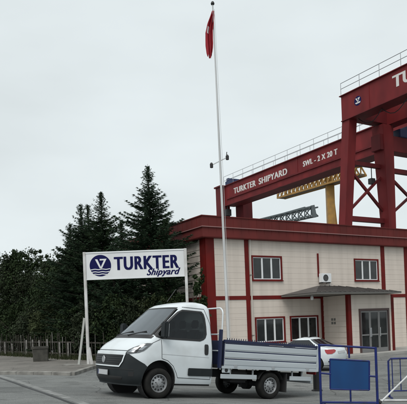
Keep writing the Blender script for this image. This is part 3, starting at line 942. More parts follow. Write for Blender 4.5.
class Shell:
    """body lofted from plan outlines at heights u (superellipse nose)"""
    def __init__(s, af, ar, W, D, n, Dr, nr):
        s.af, s.ar, s.W, s.D, s.n, s.Dr, s.nr = af, ar, W, D, n, Dr, nr
    def par(s, u):
        return [lerp_tab(t, u) for t in (s.af, s.ar, s.W, s.D, s.n, s.Dr, s.nr)]
    def front(s, phi, u, off=0.0):
        af, ar, W, D, n, Dr, nr = s.par(u)
        sg = 1 if phi >= 0 else -1
        c, si = max(math.cos(phi), 0) , abs(math.sin(phi))
        a = af - D + D * c ** (2 / n); l = W * si ** (2 / n)
        # outline normal
        na, nl = (max(c, 1e-6) ** (2 - 2 / n)) / D, (max(si, 1e-6) ** (2 - 2 / n)) / W
        k = math.hypot(na, nl)
        return Vector((a + off * na / k, sg * (l + off * nl / k), u))
    def rear(s, phi, u, off=0.0):
        af, ar, W, D, n, Dr, nr = s.par(u)
        sg = 1 if phi >= 0 else -1
        c, si = max(math.cos(phi), 0), abs(math.sin(phi))
        a = ar + Dr - Dr * c ** (2 / nr); l = W * si ** (2 / nr)
        return Vector((a - off * c, sg * (l + off * si), u))
    def side(s, a, u, off=0.0):
        af, ar, W, D, n, Dr, nr = s.par(u)
        l = W
        a0 = af - D
        if a > a0: l = W * max(0, 1 - min(1, (a - a0) / D) ** n) ** (1 / n)
        r0 = ar + Dr
        if a < r0: l = W * max(0, 1 - min(1, (r0 - a) / Dr) ** nr) ** (1 / nr)
        return Vector((a, l + off, u))
    def loft(s, us, nf=36, nsd=6, nr=16):
        mb = MB(); rows = []
        for u in us:
            r = []
            for i in range(nf + 1): r.append(s.front(R(-90 + 180 * i / nf), u))
            p, q = s.front(R(90), u), s.rear(R(90), u)
            for i in range(1, nsd): r.append(p.lerp(q, i / nsd))
            for i in range(nr + 1): r.append(s.rear(R(90 - 180 * i / nr), u))
            p, q = s.rear(R(-90), u), s.front(R(-90), u)
            for i in range(1, nsd): r.append(p.lerp(q, i / nsd))
            rows.append(r)
        V = mb.grid(rows, close=True)
        mb.bm.faces.new(V[0][::-1]); mb.bm.faces.new(V[-1])
        return mb
    def fpatch(s, rows, nx=18, off=.006, nsub=8):
        """rows (u, phi0, phi1) in degrees"""
        mb = MB(); g = []
        us = [r[0] for r in rows]
        for k in range(nsub * (len(rows) - 1) + 1):
            u = us[0] + 0
            i = min(k // nsub, len(rows) - 2); f = k / nsub - i
            u = rows[i][0] * (1 - f) + rows[i + 1][0] * f
            p0 = rows[i][1] * (1 - f) + rows[i + 1][1] * f; p1 = rows[i][2] * (1 - f) + rows[i + 1][2] * f
            g.append([s.front(R(p0 + (p1 - p0) * j / nx), u, off) + Vector((0, 0, off * .4)) for j in range(nx + 1)])
        mb.grid(g)
        return mb
    def spatch(s, rows, nx=10, off=.006, nsub=6, sg=1):
        """rows (u, a0, a1) on the left (sg=1) or right side"""
        mb = MB(); g = []
        for k in range(nsub * (len(rows) - 1) + 1):
            i = min(k // nsub, len(rows) - 2); f = k / nsub - i
            u, a0, a1 = [rows[i][j] * (1 - f) + rows[i + 1][j] * f for j in range(3)]
            r = [s.side(a0 + (a1 - a0) * j / nx, u, off) for j in range(nx + 1)]
            g.append([Vector((p.x, p.y * sg, p.z)) for p in r])
        mb.grid(g)
        return mb
    def sring(s, ro, ri, off=.006, sg=1, nsub=4):
        """frame strip between two side outlines given as rows"""
        def outl(rows):
            P = [(r[1], r[0]) for r in rows] + [(r[2], r[0]) for r in rows[::-1]]
            res = []
            for p, q in zip(P, P[1:] + P[:1]):
                for i in range(nsub): res.append((p[0] + (q[0] - p[0]) * i / nsub, p[1] + (q[1] - p[1]) * i / nsub))
            return res
        mb = MB()
        A = [s.side(a, u, off) for a, u in outl(ro)]; B = [s.side(a, u, off) for a, u in outl(ri)]
        for L in (A, B):
            for v in L: v.y *= sg
        mb.grid([A, B], close=True)
        return mb
    def fring(s, ro, ri, off=.006, nsub=8):
        def outl(rows):
            P = [(r[1], r[0]) for r in rows] + [(r[2], r[0]) for r in rows[::-1]]
            res = []
            for p, q in zip(P, P[1:] + P[:1]):
                n = nsub * (3 if abs(q[0] - p[0]) > 20 else 1)
                for i in range(n): res.append((p[0] + (q[0] - p[0]) * i / n, p[1] + (q[1] - p[1]) * i / n))
            return res
        mb = MB()
        mb.grid([[s.front(R(a), u, off) for a, u in outl(ro)], [s.front(R(a), u, off) for a, u in outl(ri)]], close=True)
        return mb
    def line(s, pts, w=.012, off=.004, sg=1, n=10):
        """a thin strip along (a,u) points on the side"""
        mb = MB(); path = []
        for p, q in zip(pts, pts[1:]):
            for i in range(n): path.append((p[0] + (q[0] - p[0]) * i / n, p[1] + (q[1] - p[1]) * i / n))
        path.append(pts[-1])
        g = []
        for i, (a, u) in enumerate(path):
            b = path[min(i + 1, len(path) - 1)]; c = path[max(i - 1, 0)]
            d = Vector((b[0] - c[0], b[1] - c[1])).normalized(); m_ = Vector((-d.y, d.x)) * w / 2
            g.append([Vector((v.x, v.y * sg, v.z)) for v in (s.side(a + m_.x, u + m_.y, off), s.side(a - m_.x, u - m_.y, off))])
        mb.grid(g)
        return mb

def cut(obj, cutters):
    """boolean difference, result baked into the mesh"""
    for c in cutters:
        md = obj.modifiers.new('cut', 'BOOLEAN'); md.operation = 'DIFFERENCE'; md.solver = 'EXACT'; md.object = c
    dg = bpy.context.evaluated_depsgraph_get(); dg.update()
    me = bpy.data.meshes.new_from_object(obj.evaluated_get(dg))
    obj.modifiers.clear()
    old = obj.data; obj.data = me; bpy.data.meshes.remove(old)
    me.polygons.foreach_set('use_smooth', [True] * len(me.polygons))
    me.set_sharp_from_angle(angle=R(32))

truck = empty('delivery_truck', label='white single-cab flatbed truck with dark front bumper parked on the road', cat='truck')
mw = Matrix.Identity(4)
for i, ax in enumerate((fw, -lat, upv)):
    for j in range(3): mw[j][i] = ax[j]
mw.translation = to
truck.matrix_world = mw

CZm = 1.035      # cab height factor
cab = Shell(
    af=[(.30, .86), (.40, .93), (.60, .955), (.80, .955), (.98, .93), (1.06, .90), (1.12, .845), (1.20, .74), (1.29, .585), (1.37, .445), (1.75, .01), (2.12, -.41), (2.20, -.56), (2.26, -.80), (2.30, -1.05)],
    ar=[(.30, -1.62), (2.12, -1.60), (2.22, -1.56), (2.30, -1.4)],
    W=[(.30, .95), (.42, 1.0), (.9, 1.025), (1.2, 1.01), (1.40, .98), (1.9, .875), (2.12, .815), (2.20, .76), (2.26, .66), (2.30, .42)],
    D=[(.30, .75), (1.05, .75), (1.30, .56), (1.4, .46), (2.1, .42), (2.3, .3)],
    n=[(.3, 2.7), (1.0, 2.7), (1.3, 2.5), (1.4, 2.5), (2.2, 2.6), (2.3, 2.2)],
    Dr=[(.3, .12), (2.3, .2)], nr=[(.3, 2.4), (2.3, 2.4)])
us = [.34, .40, .50, .60, .70, .80, .90, .98, 1.03, 1.06, 1.09, 1.12, 1.16, 1.20, 1.245, 1.29, 1.33, 1.37, 1.45, 1.55, 1.65, 1.75, 1.85, 1.95, 2.05, 2.12, 2.16, 2.20, 2.235, 2.26, 2.28, 2.295, 2.30]
body = cab.loft(us).build('cab', M_paint, truck, smooth=32)
cuts = []
for sg in (1, -1):
    c = MB(); c.lathe([(.0005, -.25), (.46, -.25), (.46, .25), (.0005, .25)], 40, 'y'); co = c.build('cutter', M_under); co.location = (0, sg * .93, .40); cuts.append(co)
SW_OUT = [(1.34, -.02, -1.12), (1.375, .12, -1.22), (1.43, .16, -1.29), (1.52, .06, -1.33), (1.7, -.15, -1.33), (1.9, -.39, -1.31), (2.0, -.52, -1.28), (2.06, -.65, -1.22)]
SW_IN = [(1.385, -.04, -1.13), (1.415, .05, -1.21), (1.45, .07, -1.25), (1.53, -.01, -1.28), (1.7, -.20, -1.28), (1.88, -.42, -1.26), (1.98, -.55, -1.23), (2.02, -.65, -1.18)]
WS_OUT = [(1.39, -62, 62), (1.75, -62, 62), (2.11, -61, 61)]
WS_IN = [(1.425, -57, 57), (1.75, -57, 57), (2.07, -56, 56)]
cav = Shell(*[[(u, v + dv) for u, v in t] for t, dv in ((cab.af, -.10), (cab.ar, .05), (cab.W, -.05), (cab.D, 0), (cab.n, 0), (cab.Dr, 0), (cab.nr, 0))])
glass_cuts = [cav.loft([.46, .6, .8, 1.0, 1.2, 1.37, 1.55, 1.75, 1.95, 2.12, 2.18, 2.22]).build('cutter', M_under)]
c = MB(); c.prism([(a1, u) for u, a1, a0 in SW_IN] + [(a0, u) for u, a1, a0 in SW_IN[::-1]], 'y', -1.3, 1.3); glass_cuts.append(c.build('cutter', M_under))
c = MB(); rows_o, rows_i = [], []
for k in range(13):
    u = 1.425 + (2.07 - 1.425) * k / 12
    rows_o.append([cab.front(R(-57 + 114 * j / 24), u, .08) for j in range(25)])
    rows_i.append([cab.front(R(-57 + 114 * j / 24), u, .08) - Vector((.42, 0, .0)) for j in range(25)])
Vo = c.grid(rows_o); Vi = c.grid(rows_i)
for k in range(24):
    c.bm.faces.new((Vo[0][k], Vo[0][k + 1], Vi[0][k + 1], Vi[0][k])); c.bm.faces.new((Vo[-1][k], Vo[-1][k + 1], Vi[-1][k + 1], Vi[-1][k]))
for k in range(12):
    c.bm.faces.new((Vo[k][0], Vo[k + 1][0], Vi[k + 1][0], Vi[k][0])); c.bm.faces.new((Vo[k][-1], Vo[k + 1][-1], Vi[k + 1][-1], Vi[k][-1]))
glass_cuts.append(c.build('cutter', M_under))
bpy.context.view_layer.update()
bp = body.parent; body.parent = None; bpy.context.view_layer.update()
cut(body, cuts + glass_cuts)
body.parent = bp
for c in glass_cuts: bpy.data.objects.remove(c)
# dark arch liners
for sg in (1, -1):
    mb = MB(); mb.lathe([(.0005, 0), (.455, 0), (.455, .27)], 32, 'y'); o = mb.build('wheel_arch_liner', M_under, body); o.location = (0, sg * .70 - (.27 if sg < 0 else 0) * 0, .40)
    if sg < 0: o.scale = (1, -1, 1)
# bumper: dark plastic skin round the nose
rows = []
def bumper_rows():
    g = []
    for u in [.27, .30, .36, .44, .52, .60, .68, .76, .82, .88, .93, .965]:
        ph = 84 if u < .72 else 84 - (u - .72) * 150
        uu = max(u, .30)
        r = [cab.front(R(-ph + 2 * ph * j / 44), uu, .03) for j in range(45)]
        for v in r: v.z = u
        g.append(r)
    return g
mb = MB(); g = bumper_rows()
inner = [[Vector((p.x - .05, p.y * .965, p.z)) for p in r] for r in g]
Vo = mb.grid(g); Vi = mb.grid(inner)
for k in range(len(g[0]) - 1):
    mb.bm.faces.new((Vo[0][k], Vo[0][k + 1], Vi[0][k + 1], Vi[0][k])); mb.bm.faces.new((Vo[-1][k], Vo[-1][k + 1], Vi[-1][k + 1], Vi[-1][k]))
for k in range(len(g) - 1):
    mb.bm.faces.new((Vo[k][0], Vo[k + 1][0], Vi[k + 1][0], Vi[k][0])); mb.bm.faces.new((Vo[k][-1], Vo[k + 1][-1], Vi[k + 1][-1], Vi[k][-1]))
bumper = mb.build('bumper', M_plastic, truck, smooth=35)
bumper.parent = None; bpy.context.view_layer.update()
cut(bumper, cuts); bumper.parent = truck
for c in cuts: bpy.data.objects.remove(c)
# grille with white surround, slats, plate, fog lamps
gr_ = cab.fpatch([(.68, -30, 30), (.76, -36, 36), (.925, -38, 38)], 24, .040).build('grille', M_black, bumper, smooth=60)
for u, p in ((.725, 32), (.775, 35), (.825, 36), (.875, 37)):
    cab.fpatch([(u, -p, p), (u + .014, -p, p)], 24, .048, 2).build('grille_slat', M_plastic, gr_)
cab.fpatch([(.650, -33, 33), (.680, -33, 33)], 24, .050, 3).build('grille_trim', M_paint, gr_)
for sg in (1, -1):
    cab.fpatch([(.650, sg * 33, sg * 30.5), (.78, sg * 40, sg * 37.5), (.925, sg * 42, sg * 39.5)], 3, .050, 5).build('grille_trim', M_paint, gr_)
cab.fpatch([(.925, -42, 42), (1.0, -42, 42)], 24, .036, 3).build('grille_trim', M_paint, gr_)
mb = MB(); mb.lathe([(.0005, .012), (.075, .012), (.085, 0)], 20, 'x'); o = mb.build('badge', M_rim, gr_); o.location = (1.0, 0, .82)
mb = MB(); mb.box(1.0, 1.015, -.26, .26, .475, .585); pl_ = mb.build('number_plate', M_plate, bumper)
mb = MB(); mb.box(1.0155, 1.018, -.258, -.22, .478, .582); mb.build('plate_band', M_blue, pl_)
mb = MB(); mb.box(.99, .9995, -.28, .28, .46, .60); mb.build('plate_holder', M_black, pl_)
for sg in (1, -1):
    cab.fpatch([(.46, sg * 50, sg * 60), (.56, sg * 50, sg * 61)], 6, .036, 3).build('fog_lamp', M_black, bumper)
cab.fpatch([(.36, -36, 36), (.45, -38, 38)], 24, .034, 3).build('lower_intake', M_black, bumper)
cab.fpatch([(.60, -60, 60), (.615, -60, 60)], 30, .037, 2).build('bumper_crease', M_black, bumper)
# headlights: swept back along the wing
for sg in (1, -1):
    hl = cab.fpatch([(.965, sg * 41, sg * 50), (1.0, sg * 41, sg * 66), (1.05, sg * 43, sg * 74), (1.11, sg * 50, sg * 78), (1.17, sg * 59, sg * 80), (1.225, sg * 69, sg * 81)], 14, .008, 5).build('headlight', M_lamp, truck, smooth=50)
    cab.fpatch([(1.0, sg * 45, sg * 56), (1.075, sg * 50, sg * 60)], 8, .020, 5).build('lamp_reflector', mat('reflector', (.34, .36, .38), .15, metal=.8), hl)
    cab.fpatch([(1.055, sg * 63, sg * 70), (1.15, sg * 68, sg * 76)], 8, .020, 5).build('lamp_reflector', mat('reflector', (.34, .36, .38), .15, metal=.8), hl)
    cab.fpatch([(1.00, sg * 57.5, sg * 60.5), (1.12, sg * 63, sg * 66)], 4, .026, 4).build('lamp_divider', M_black, hl)
# bonnet shut line and scuttle
cab.fpatch([(1.03, -44, 44), (1.042, -44, 44)], 24, .006, 2).build('bonnet_gap', M_seam, body)
cab.fpatch([(1.335, -66, 66), (1.40, -68, 68)], 24, .006, 3).build('scuttle', M_black, body)
# windscreen with black border
cab.fring(WS_OUT, WS_IN, .006).build('windscreen_seal', M_black, body)
cab.fpatch([(1.42, -58, 58), (1.75, -58, 58), (2.08, -57, 57)], 28, .004, 10).build('windscreen', M_screen, truck, smooth=60)
for y0, y1 in ((-.55, .1), (.05, .62)):
    mb = MB()
    p = cab.front(math.asin(max(-1, min(1, (y0 / .97)))) * 1.0, 1.405, .03); q = cab.front(math.asin(y1 / .97), 1.50, .03)
    mb.bar(p, q, .022); mb.build('wiper', M_black, truck)
# doors
for sg in (1, -1):
    dr = cab.line([(-.0, 1.33), (-.02, 1.12), (-.03, .90), (-.20, .855), (-.36, .74), (-.46, .58), (-.50, .48), (-1.46, .46), (-1.50, 1.0), (-1.46, 1.75), (-1.30, 2.12), (-.66, 2.12)], .013, .004, sg).build('door', M_seam, truck)
    cab.sring(SW_OUT, SW_IN, .006, sg).build('window_seal', M_black, dr)
    cab.spatch([(u, a1 + .012, a0 - .012) for u, a1, a0 in SW_IN], 14, .002, 5, sg).build('side_window', M_tint, dr, smooth=60)
    cab.line([(-.20, 1.40), (-.20, 1.72)], .022, .016, sg, 6).build('window_bar', M_black, dr)
    cab.spatch([(1.03, -1.27, -1.34), (1.06, -1.25, -1.36), (1.12, -1.245, -1.365), (1.25, -1.245, -1.365), (1.28, -1.265, -1.345)], 8, .012, 4, sg).build('door_handle', M_black, dr)
    cab.spatch([(.53, -.80, -1.58), (.55, -.78, -1.59), (.69, -.78, -1.59), (.71, -.80, -1.58)], 10, .022, 3, sg).build('rubbing_strip', M_plastic, dr)
    cab.line([(-.03, 1.0), (-1.50, .97)], .010, .004, sg).build('door_crease', mat('crease', (.42, .44, .455), .4), dr)
    cab.line([(-1.545, .48), (-1.55, 1.75)], .010, .004, sg).build('filler_flap', M_seam, body)
    cab.line([(.36, 1.16), (.22, 1.24), (.02, 1.33)], .010, .004, sg).build('bonnet_gap', M_seam, body)
    # mirror
    mb = MB()
    mpos = cab.side(.02, 1.50)
    mb.box(-.05, .07, -.10, .12, -.17, .20)
    mir = mb.build('mirror', M_plastic, truck, bevel=.03, smooth=40); mir.location = (mpos.x - .06, sg * (mpos.y + .16), 1.53)
    mb = MB(); mb.box(-.058, -.051, -.07, .09, -.13, .16); mb.build('mirror_glass', M_chrome, mir)
    mb = MB(); mb.bar((0, -sg * .02, -.10), (-.02, -sg * .22, -.14), .06); mb.build('mirror_arm', M_plastic, mir)
# interior
mb = MB()
mb.prism([(.32, 1.02), (.30, 1.34), (-.02, 1.37), (-.14, 1.30), (-.12, .95)], 'y', -.86, .86); mb.build('dashboard', M_plastic, truck, bevel=.02)
for y0, y1 in ((.28, .80), (-.32, .22), (-.82, -.36)):
    mb = MB(); mb.box(-1.12, -.55, y0, y1, .78, .98); seat = mb.build('seat', M_seat, truck, bevel=.04)
    mb = MB(); mb.prism([(-1.02, .98), (-1.18, 1.62), (-1.30, 1.62), (-1.20, .95)], 'y', y0 + .02, y1 - .02); mb.build('backrest', M_seat, seat, bevel=.04)
    mb = MB(); mb.prism([(-1.19, 1.66), (-1.21, 1.86), (-1.29, 1.86), (-1.29, 1.66)], 'y', (y0 + y1) / 2 - .13, (y0 + y1) / 2 + .13); mb.build('headrest', M_seat, seat, bevel=.03)
mb = MB(); mb.tube([(.19 * math.cos(t * math.pi / 10), .19 * math.sin(t * math.pi / 10), 0) for t in range(21)], .016, 6)
for t in (0, 2.1, 4.2): mb.bar((0, 0, -.02), (.18 * math.cos(t), .18 * math.sin(t), 0), .03, .015)
mb.tube([(0, 0, 0), (0, 0, -.22)], .03, 8)
st = mb.build('steering_wheel', M_black, truck); st.location = (-.30, .50, 1.30); st.rotation_euler = (0, R(-32), 0)
# roof antenna
mb = MB(); mb.tube([(-.7, .0, 2.29), (-.95, .0, 2.62)], .010, 6); mb.build('aerial', M_black, truck)
# sill
mb = MB(); mb.box(-1.5, -.48, -.93, .93, .30, .345); mb.build('sill', M_under, truck)

# wheels
def make_wheel(name='wheel'):
    rt = .340
    mb = MB(); mb.lathe([(.20, -.10), (.22, -.115), (.30, -.118), (.322, -.105), (rt, -.075), (rt, .075), (.322, .105), (.30, .118), (.22, .115), (.20, .10), (.20, -.10)], 40, 'y')
    w = mb.build(name, M_tyre, None, smooth=40)
    mb = MB(); mb.lathe([(.205, .108), (.195, .112), (.185, .085), (.17, .055), (.12, .075), (.09, .095), (.06, .10), (.055, .125), (.0005, .13)], 36, 'y'); mb.build('rim', M_rim, w, smooth=30)
    mb = MB()
    for k in range(12):
        a = 2 * math.pi * k / 12
        c = MB()
        pts = [(math.cos(a) * .145 + math.cos(t * math.pi / 4) * .022, math.sin(a) * .145 + math.sin(t * math.pi / 4) * .022) for t in range(8)]
        mb.prism(pts, 'y', .05, .073)
    for k in range(5):
        a = 2 * math.pi * k / 5 + .3
        pts = [(math.cos(a) * .085 + math.cos(t * math.pi / 3) * .012, math.sin(a) * .085 + math.sin(t * math.pi / 3) * .012) for t in range(6)]
        mb.prism(pts, 'y', .09, .112)
    mb.build('rim_holes', M_black, w)['kind'] = 'stuff'
    return w
w0 = make_wheel()
first = True
for a in (0.0, -L_WB):
    for sg in (1, -1):
        w = w0 if first else copy_tree(w0)
        first = False
        w.parent = truck
        w.location = (a, sg * .90, .340)
        w.rotation_euler = (0, rnd.uniform(0, 1), 0) if sg > 0 else (0, rnd.uniform(0, 1), math.pi)
# chassis
mb = MB()
for sg in (1, -1): mb.box(-5.05, -1.3, sg * .42 - .05, sg * .42 + .05, .50, .68)
for a in (-1.9, -2.7, -3.9, -4.8): mb.box(a, a + .08, -.37, .37, .52, .66)
mb.build('chassis', M_under, truck)
mb = MB(); mb.tube([(-L_WB, -.80, .355), (-L_WB, .80, .355)], .07, 10); mb.lathe([(.0005, -.16), (.17, -.09), (.17, .09), (.0005, .16)], 14, 'x'); ax = mb.build('rear_axle', M_under, truck)
for v in ax.data.vertices:
    if abs(v.co.x) < .2 and abs(v.co.x + L_WB) > .5: v.co.x -= L_WB; v.co.z += .355
mb = MB(); mb.tube([(0, -.80, .355), (0, .80, .355)], .06, 8); mb.build('front_axle', M_under, truck)
mb = MB(); mb.box(-1.2, .6, -.6, .6, .34, .5); mb.build('engine_tray', M_under, truck)
# deck and dropsides
B0, B1, BW = -1.80, -5.12, 1.06
mb = MB(); mb.box(B1, B0, -BW + .03, BW - .03, .735, .82); mb.build('deck', M_under, truck)
zs = (.80, .985, 1.17, 1.355)
for sg in (1, -1):
    ds = MB(); ds.box(B1 + .05, B0 - .05, sg * (BW - .03), sg * BW, .79, .805); dso = ds.build('dropside', M_alu, truck)
    for z0, z1 in zip(zs, zs[1:]):
        y = sg * BW
        mb = MB()
        prof = [(y - sg * .028, z0 + .004), (y - sg * .006, z0 + .004), (y + sg * .004, z0 + .03), (y + sg * .004, z1 - .045), (y - sg * .010, z1 - .030), (y - sg * .010, z1 - .004), (y - sg * .028, z1 - .004)]
        mb.prism(prof, 'x', B1 + .055, B0 - .055); mb.build('dropside_plank', M_alu, dso, smooth=20)
        mb = MB(); mb.box(B1 + .06, B0 - .06, y - sg * .0095, y - sg * .004, z1 - .0285, z1 - .006); mb.build('plank_groove', M_darkblue, dso)
    for a in (B1 + .4, (B0 + B1) / 2, B0 - .4):
        mb = MB(); mb.box(a - .05, a + .05, y + sg * .002, y + sg * .020, .76, .84); mb.build('hinge', M_rail, dso)
    mb = MB(); mb.box(B1 + .02, B0 + .02, sg * (BW - .045), sg * (BW + .012), .735, .792); mb.build('deck_edge', M_alu, truck)
    # dark blue rail with hooks above the dropside
    mb = MB(); mb.box(B1 + .0, B0 - .02, sg * (BW - .06), sg * (BW + .012), 1.36, 1.425); rl = mb.build('top_rail', M_darkblue, truck, bevel=.006)
    hook = None
    x = B1 + .12
    while x < B0 - .1:
        if hook is None:
            mb = MB(); mb.box(-.007, .007, -.007, .007, 0, .045); hook = mb.build('rail_hook', M_darkblue, rl); hk = hook
        else:
            hk = hook.copy(); COL.objects.link(hk)
        hk.location = (x, sg * (BW - .03), 1.424); x += .075
# tailgate and headboard
mb = MB(); mb.box(B1, B1 + .03, -BW + .03, BW - .03, .80, 1.36); mb.build('tailgate', M_alu, truck)
mb = MB(); mb.box(B0 - .07, B0-.04, -BW + .03, BW - .03, .80, 1.40); hb = mb.build('headboard', M_darkblue, truck)
for sg in (1, -1):
    mb = MB(); mb.box(B0 + .04, B0 + .12, sg * (BW - .07), sg * (BW + .0), .74, 1.66); mb.build('front_post', M_darkblue, truck, bevel=.006)
    mb = MB(); mb.box(B1 - .03, B1 + .05, sg * (BW - .05), sg * (BW + .016), .74, 1.44); mb.build('rear_post', M_alu, truck, bevel=.006)
mb = MB()
ring = []
for k in range(9):
    a = k / 8 * math.pi / 2
    ring.append((B0 + .0, .96 - .16 + .16 * math.sin(math.pi / 2 - a), 2.03 + .16 * math.sin(a)))
hoop = [(B0 + .0, .96, .70), (B0 + .0, 0.96, 2.03)] + ring[1:] + [(B0 + .0, -y, z) for _, y, z in ring[::-1]][:-1] + [(B0 + .0, -0.96, 2.03), (B0 + .0, -.96, .70)]
mb.tube(hoop, .020, 8)
for z in (1.15, 1.55): mb.tube([(B0 + .0, -.95, z), (B0 + .0, .95, z)], .018, 6)
mb.build('headboard_frame', M_paint, truck, smooth=50)
# fittings under the deck
for sg in (1, -1):
    mb = MB(); mb.box(-2.95, -1.78, sg * 1.0, sg * 1.03, .49, .60); mb.build('side_guard', M_alu, truck, bevel=.006)
    for a in (-2.12, -2.86):
        mb = MB(); mb.box(a, a + .04, sg * .97, sg * 1.0, .50, .735); mb.build('guard_bracket', M_rail, truck)
    mb = MB(); mb.box(-4.92, -4.12, sg * 1.0, sg * 1.03, .49, .60); mb.build('side_guard', M_alu, truck, bevel=.006)
    for a in (-4.25, -4.62):
        mb = MB(); mb.box(a, a + .04, sg * .97, sg * 1.0, .50, .735); mb.build('guard_bracket', M_rail, truck)
    mb = MB(); mb.box(-4.02, -3.98, sg * .72, sg * 1.02, .18, .66); mb.build('mud_flap', M_under, truck)
    mb = MB()
    rows = []
    for k in range(13):
        t = R(20 + 140 * k / 12); rows.append([(-L_WB + .45 * math.cos(t), sg * .74, .36 + .40 * math.sin(t)), (-L_WB + .45 * math.cos(t), sg * 1.03, .36 + .40 * math.sin(t))])
    mb.grid(rows); mb.build('mudguard', M_under, truck, smooth=60)
    mb = MB(); mb.box(-2.05, -1.80, sg * 1.02, sg * 1.05, .63, .76); fb = mb.build('filler_box', M_alu, truck, bevel=.01)
    mb = MB(); mb.lathe([(.0005, .012), (.045, .012), (.05, 0)], 14, 'y'); o = mb.build('filler_cap', M_black, fb); o.location = (-1.925, sg * 1.051, .695)
    if sg < 0: o.scale = (1, -1, 1)
mb = MB(); mb.box(-2.75, -2.15, .52, .92, .40, .70); mb.build('fuel_tank', M_under, truck, bevel=.05)
mb = MB(); mb.box(-5.05, -4.97, -.95, .95, .42, .54); mb.build('underrun_bar', M_alu, truck, bevel=.01)
mb = MB()
for y in (-.5, .5): mb.box(-5.03, -4.98, y - .03, y + .03, .54, .74)
mb.build('underrun_bracket', M_under, truck)
for sg in (1, -1):
    mb = MB(); mb.box(-5.165, -5.125, sg * .98, sg * .62, .66, .78); mb.build('tail_lamp', M_redlamp, truck, bevel=.01)

# proportions along the length
def squash(o, seen):
    for ch in o.children:
        if ch.name.startswith('wheel') and not ch.name.startswith('wheel_arch'):
            ch.location.x *= TX; continue
        ch.location.x *= TX
        if ch.data is not None and ch.data.name not in seen:
            seen.add(ch.data.name)
            for v in ch.data.vertices: v.co.x *= TX
        squash(ch, seen)
squash(truck, set())

# ------------------------------------------------------------------ parked white saloon
car_shell = Shell(
    af=[(.22, 2.02), (.35, 2.12), (.6, 2.14), (.75, 2.05), (.86, 1.55), (.93, 1.0), (.97, .86), (1.2, .35), (1.36, .0), (1.42, -.2), (1.45, -.4)],
    ar=[(.22, -2.02), (.4, -2.1), (.7, -2.12), (.9, -2.06), (.98, -1.98), (1.0, -1.75), (1.02, -1.62), (1.2, -1.25), (1.36, -.95), (1.42, -.8), (1.45, -.65)],
    W=[(.22, .80), (.4, .86), (.7, .88), (.93, .85), (1.0, .80), (1.2, .71), (1.36, .62), (1.42, .52), (1.45, .3)],
    D=[(.2, .8), (.9, .6), (1.0, .4), (1.45, .3)], n=[(.2, 2.6), (1.45, 2.6)], Dr=[(.2, .45), (.9, .4), (1.05, .35), (1.45, .25)], nr=[(.2, 2.8), (1.45, 2.6)])
cp_ = on_ground(341, 366.5)
cpx = at(345.5, 360, 24.0)
car_rz = math.atan2(.62, -.78)
hd = Vector((math.cos(car_rz), math.sin(car_rz), 0))
cc = Vector((cpx.x, cpx.y, 0)) + hd * 2.1
car = empty('parked_car', (cc.x, cc.y, gz(cc.x, cc.y) + .012), car_rz, 'white saloon car with red tail lamps parked behind the truck', 'car')
cbody = car_shell.loft([.24, .32, .42, .55, .68, .76, .82, .88, .93, .97, 1.0, 1.02, 1.08, 1.14, 1.20, 1.28, 1.34, 1.38, 1.41, 1.435, 1.45]).build('body', M_paint, car, smooth=34)
cs_ = []
for a in (1.30, -1.28):
    for sg in (1, -1):
        c = MB(); c.lathe([(.0005, -.2), (.35, -.2), (.35, .2), (.0005, .2)], 28, 'y'); co = c.build('cutter', M_under); co.location = (a, sg * .85, .31); cs_.append(co)
cbody.parent = None; bpy.context.view_layer.update(); cut(cbody, cs_); cbody.parent = car
for c in cs_: bpy.data.objects.remove(c)
def rpatch(rows, off=.008, nx=14, nsub=5):
    mb = MB(); g = []
    for k in range(nsub * (len(rows) - 1) + 1):
        i = min(k // nsub, len(rows) - 2); f = k / nsub - i
        u, p0, p1 = [rows[i][j] * (1 - f) + rows[i + 1][j] * f for j in range(3)]
        g.append([car_shell.rear(R(p0 + (p1 - p0) * j / nx), u, off) + Vector((0, 0, off * .5)) for j in range(nx + 1)])
    mb.grid(g); return mb
rpatch([(1.04, -62, 62), (1.2, -60, 60), (1.35, -55, 55)], .01).build('rear_window', M_carglass, car, smooth=60)
for sg in (1, -1):
    rpatch([(.72, sg * 52, sg * 78), (.78, sg * 34, sg * 84), (.86, sg * 26, sg * 86), (.91, sg * 34, sg * 86)], .012).build('tail_lamp', M_redlamp, car, smooth=60)
    car_shell.spatch([(1.03, .55, -1.25), (1.15, .35, -1.12), (1.33, -.02, -.85)], 12, .008, 5, sg).build('side_window', M_carglass, car, smooth=60)
    car_shell.line([(-.15, .30), (-.18, .9), (-.2, 1.33)], .03, .012, sg).build('door_pillar', M_black, car)
rpatch([(.72, -17, 17), (.82, -17, 17)], .014).build('number_plate', M_plate, car)
rpatch([(.36, -70, 70), (.42, -72, 72)], .014, 24).build('bumper_strip', M_plastic, car)
cw = copy_tree(w0); firstc = True
for a in (1.30, -1.28):
    for sg in (1, -1):
        w = cw if firstc else copy_tree(cw); firstc = False
        w.parent = car; w.scale = (.87, .87, .87); w.location = (a, sg * .76, .309); w.rotation_euler = (0, rnd.uniform(0, 1), 0 if sg > 0 else math.pi)
mb = MB(); mb.box(-1.8, 1.8, -.6, .6, .2, .3); mb.build('underbody', M_under, car)
car.scale = (.93, .93, .93)

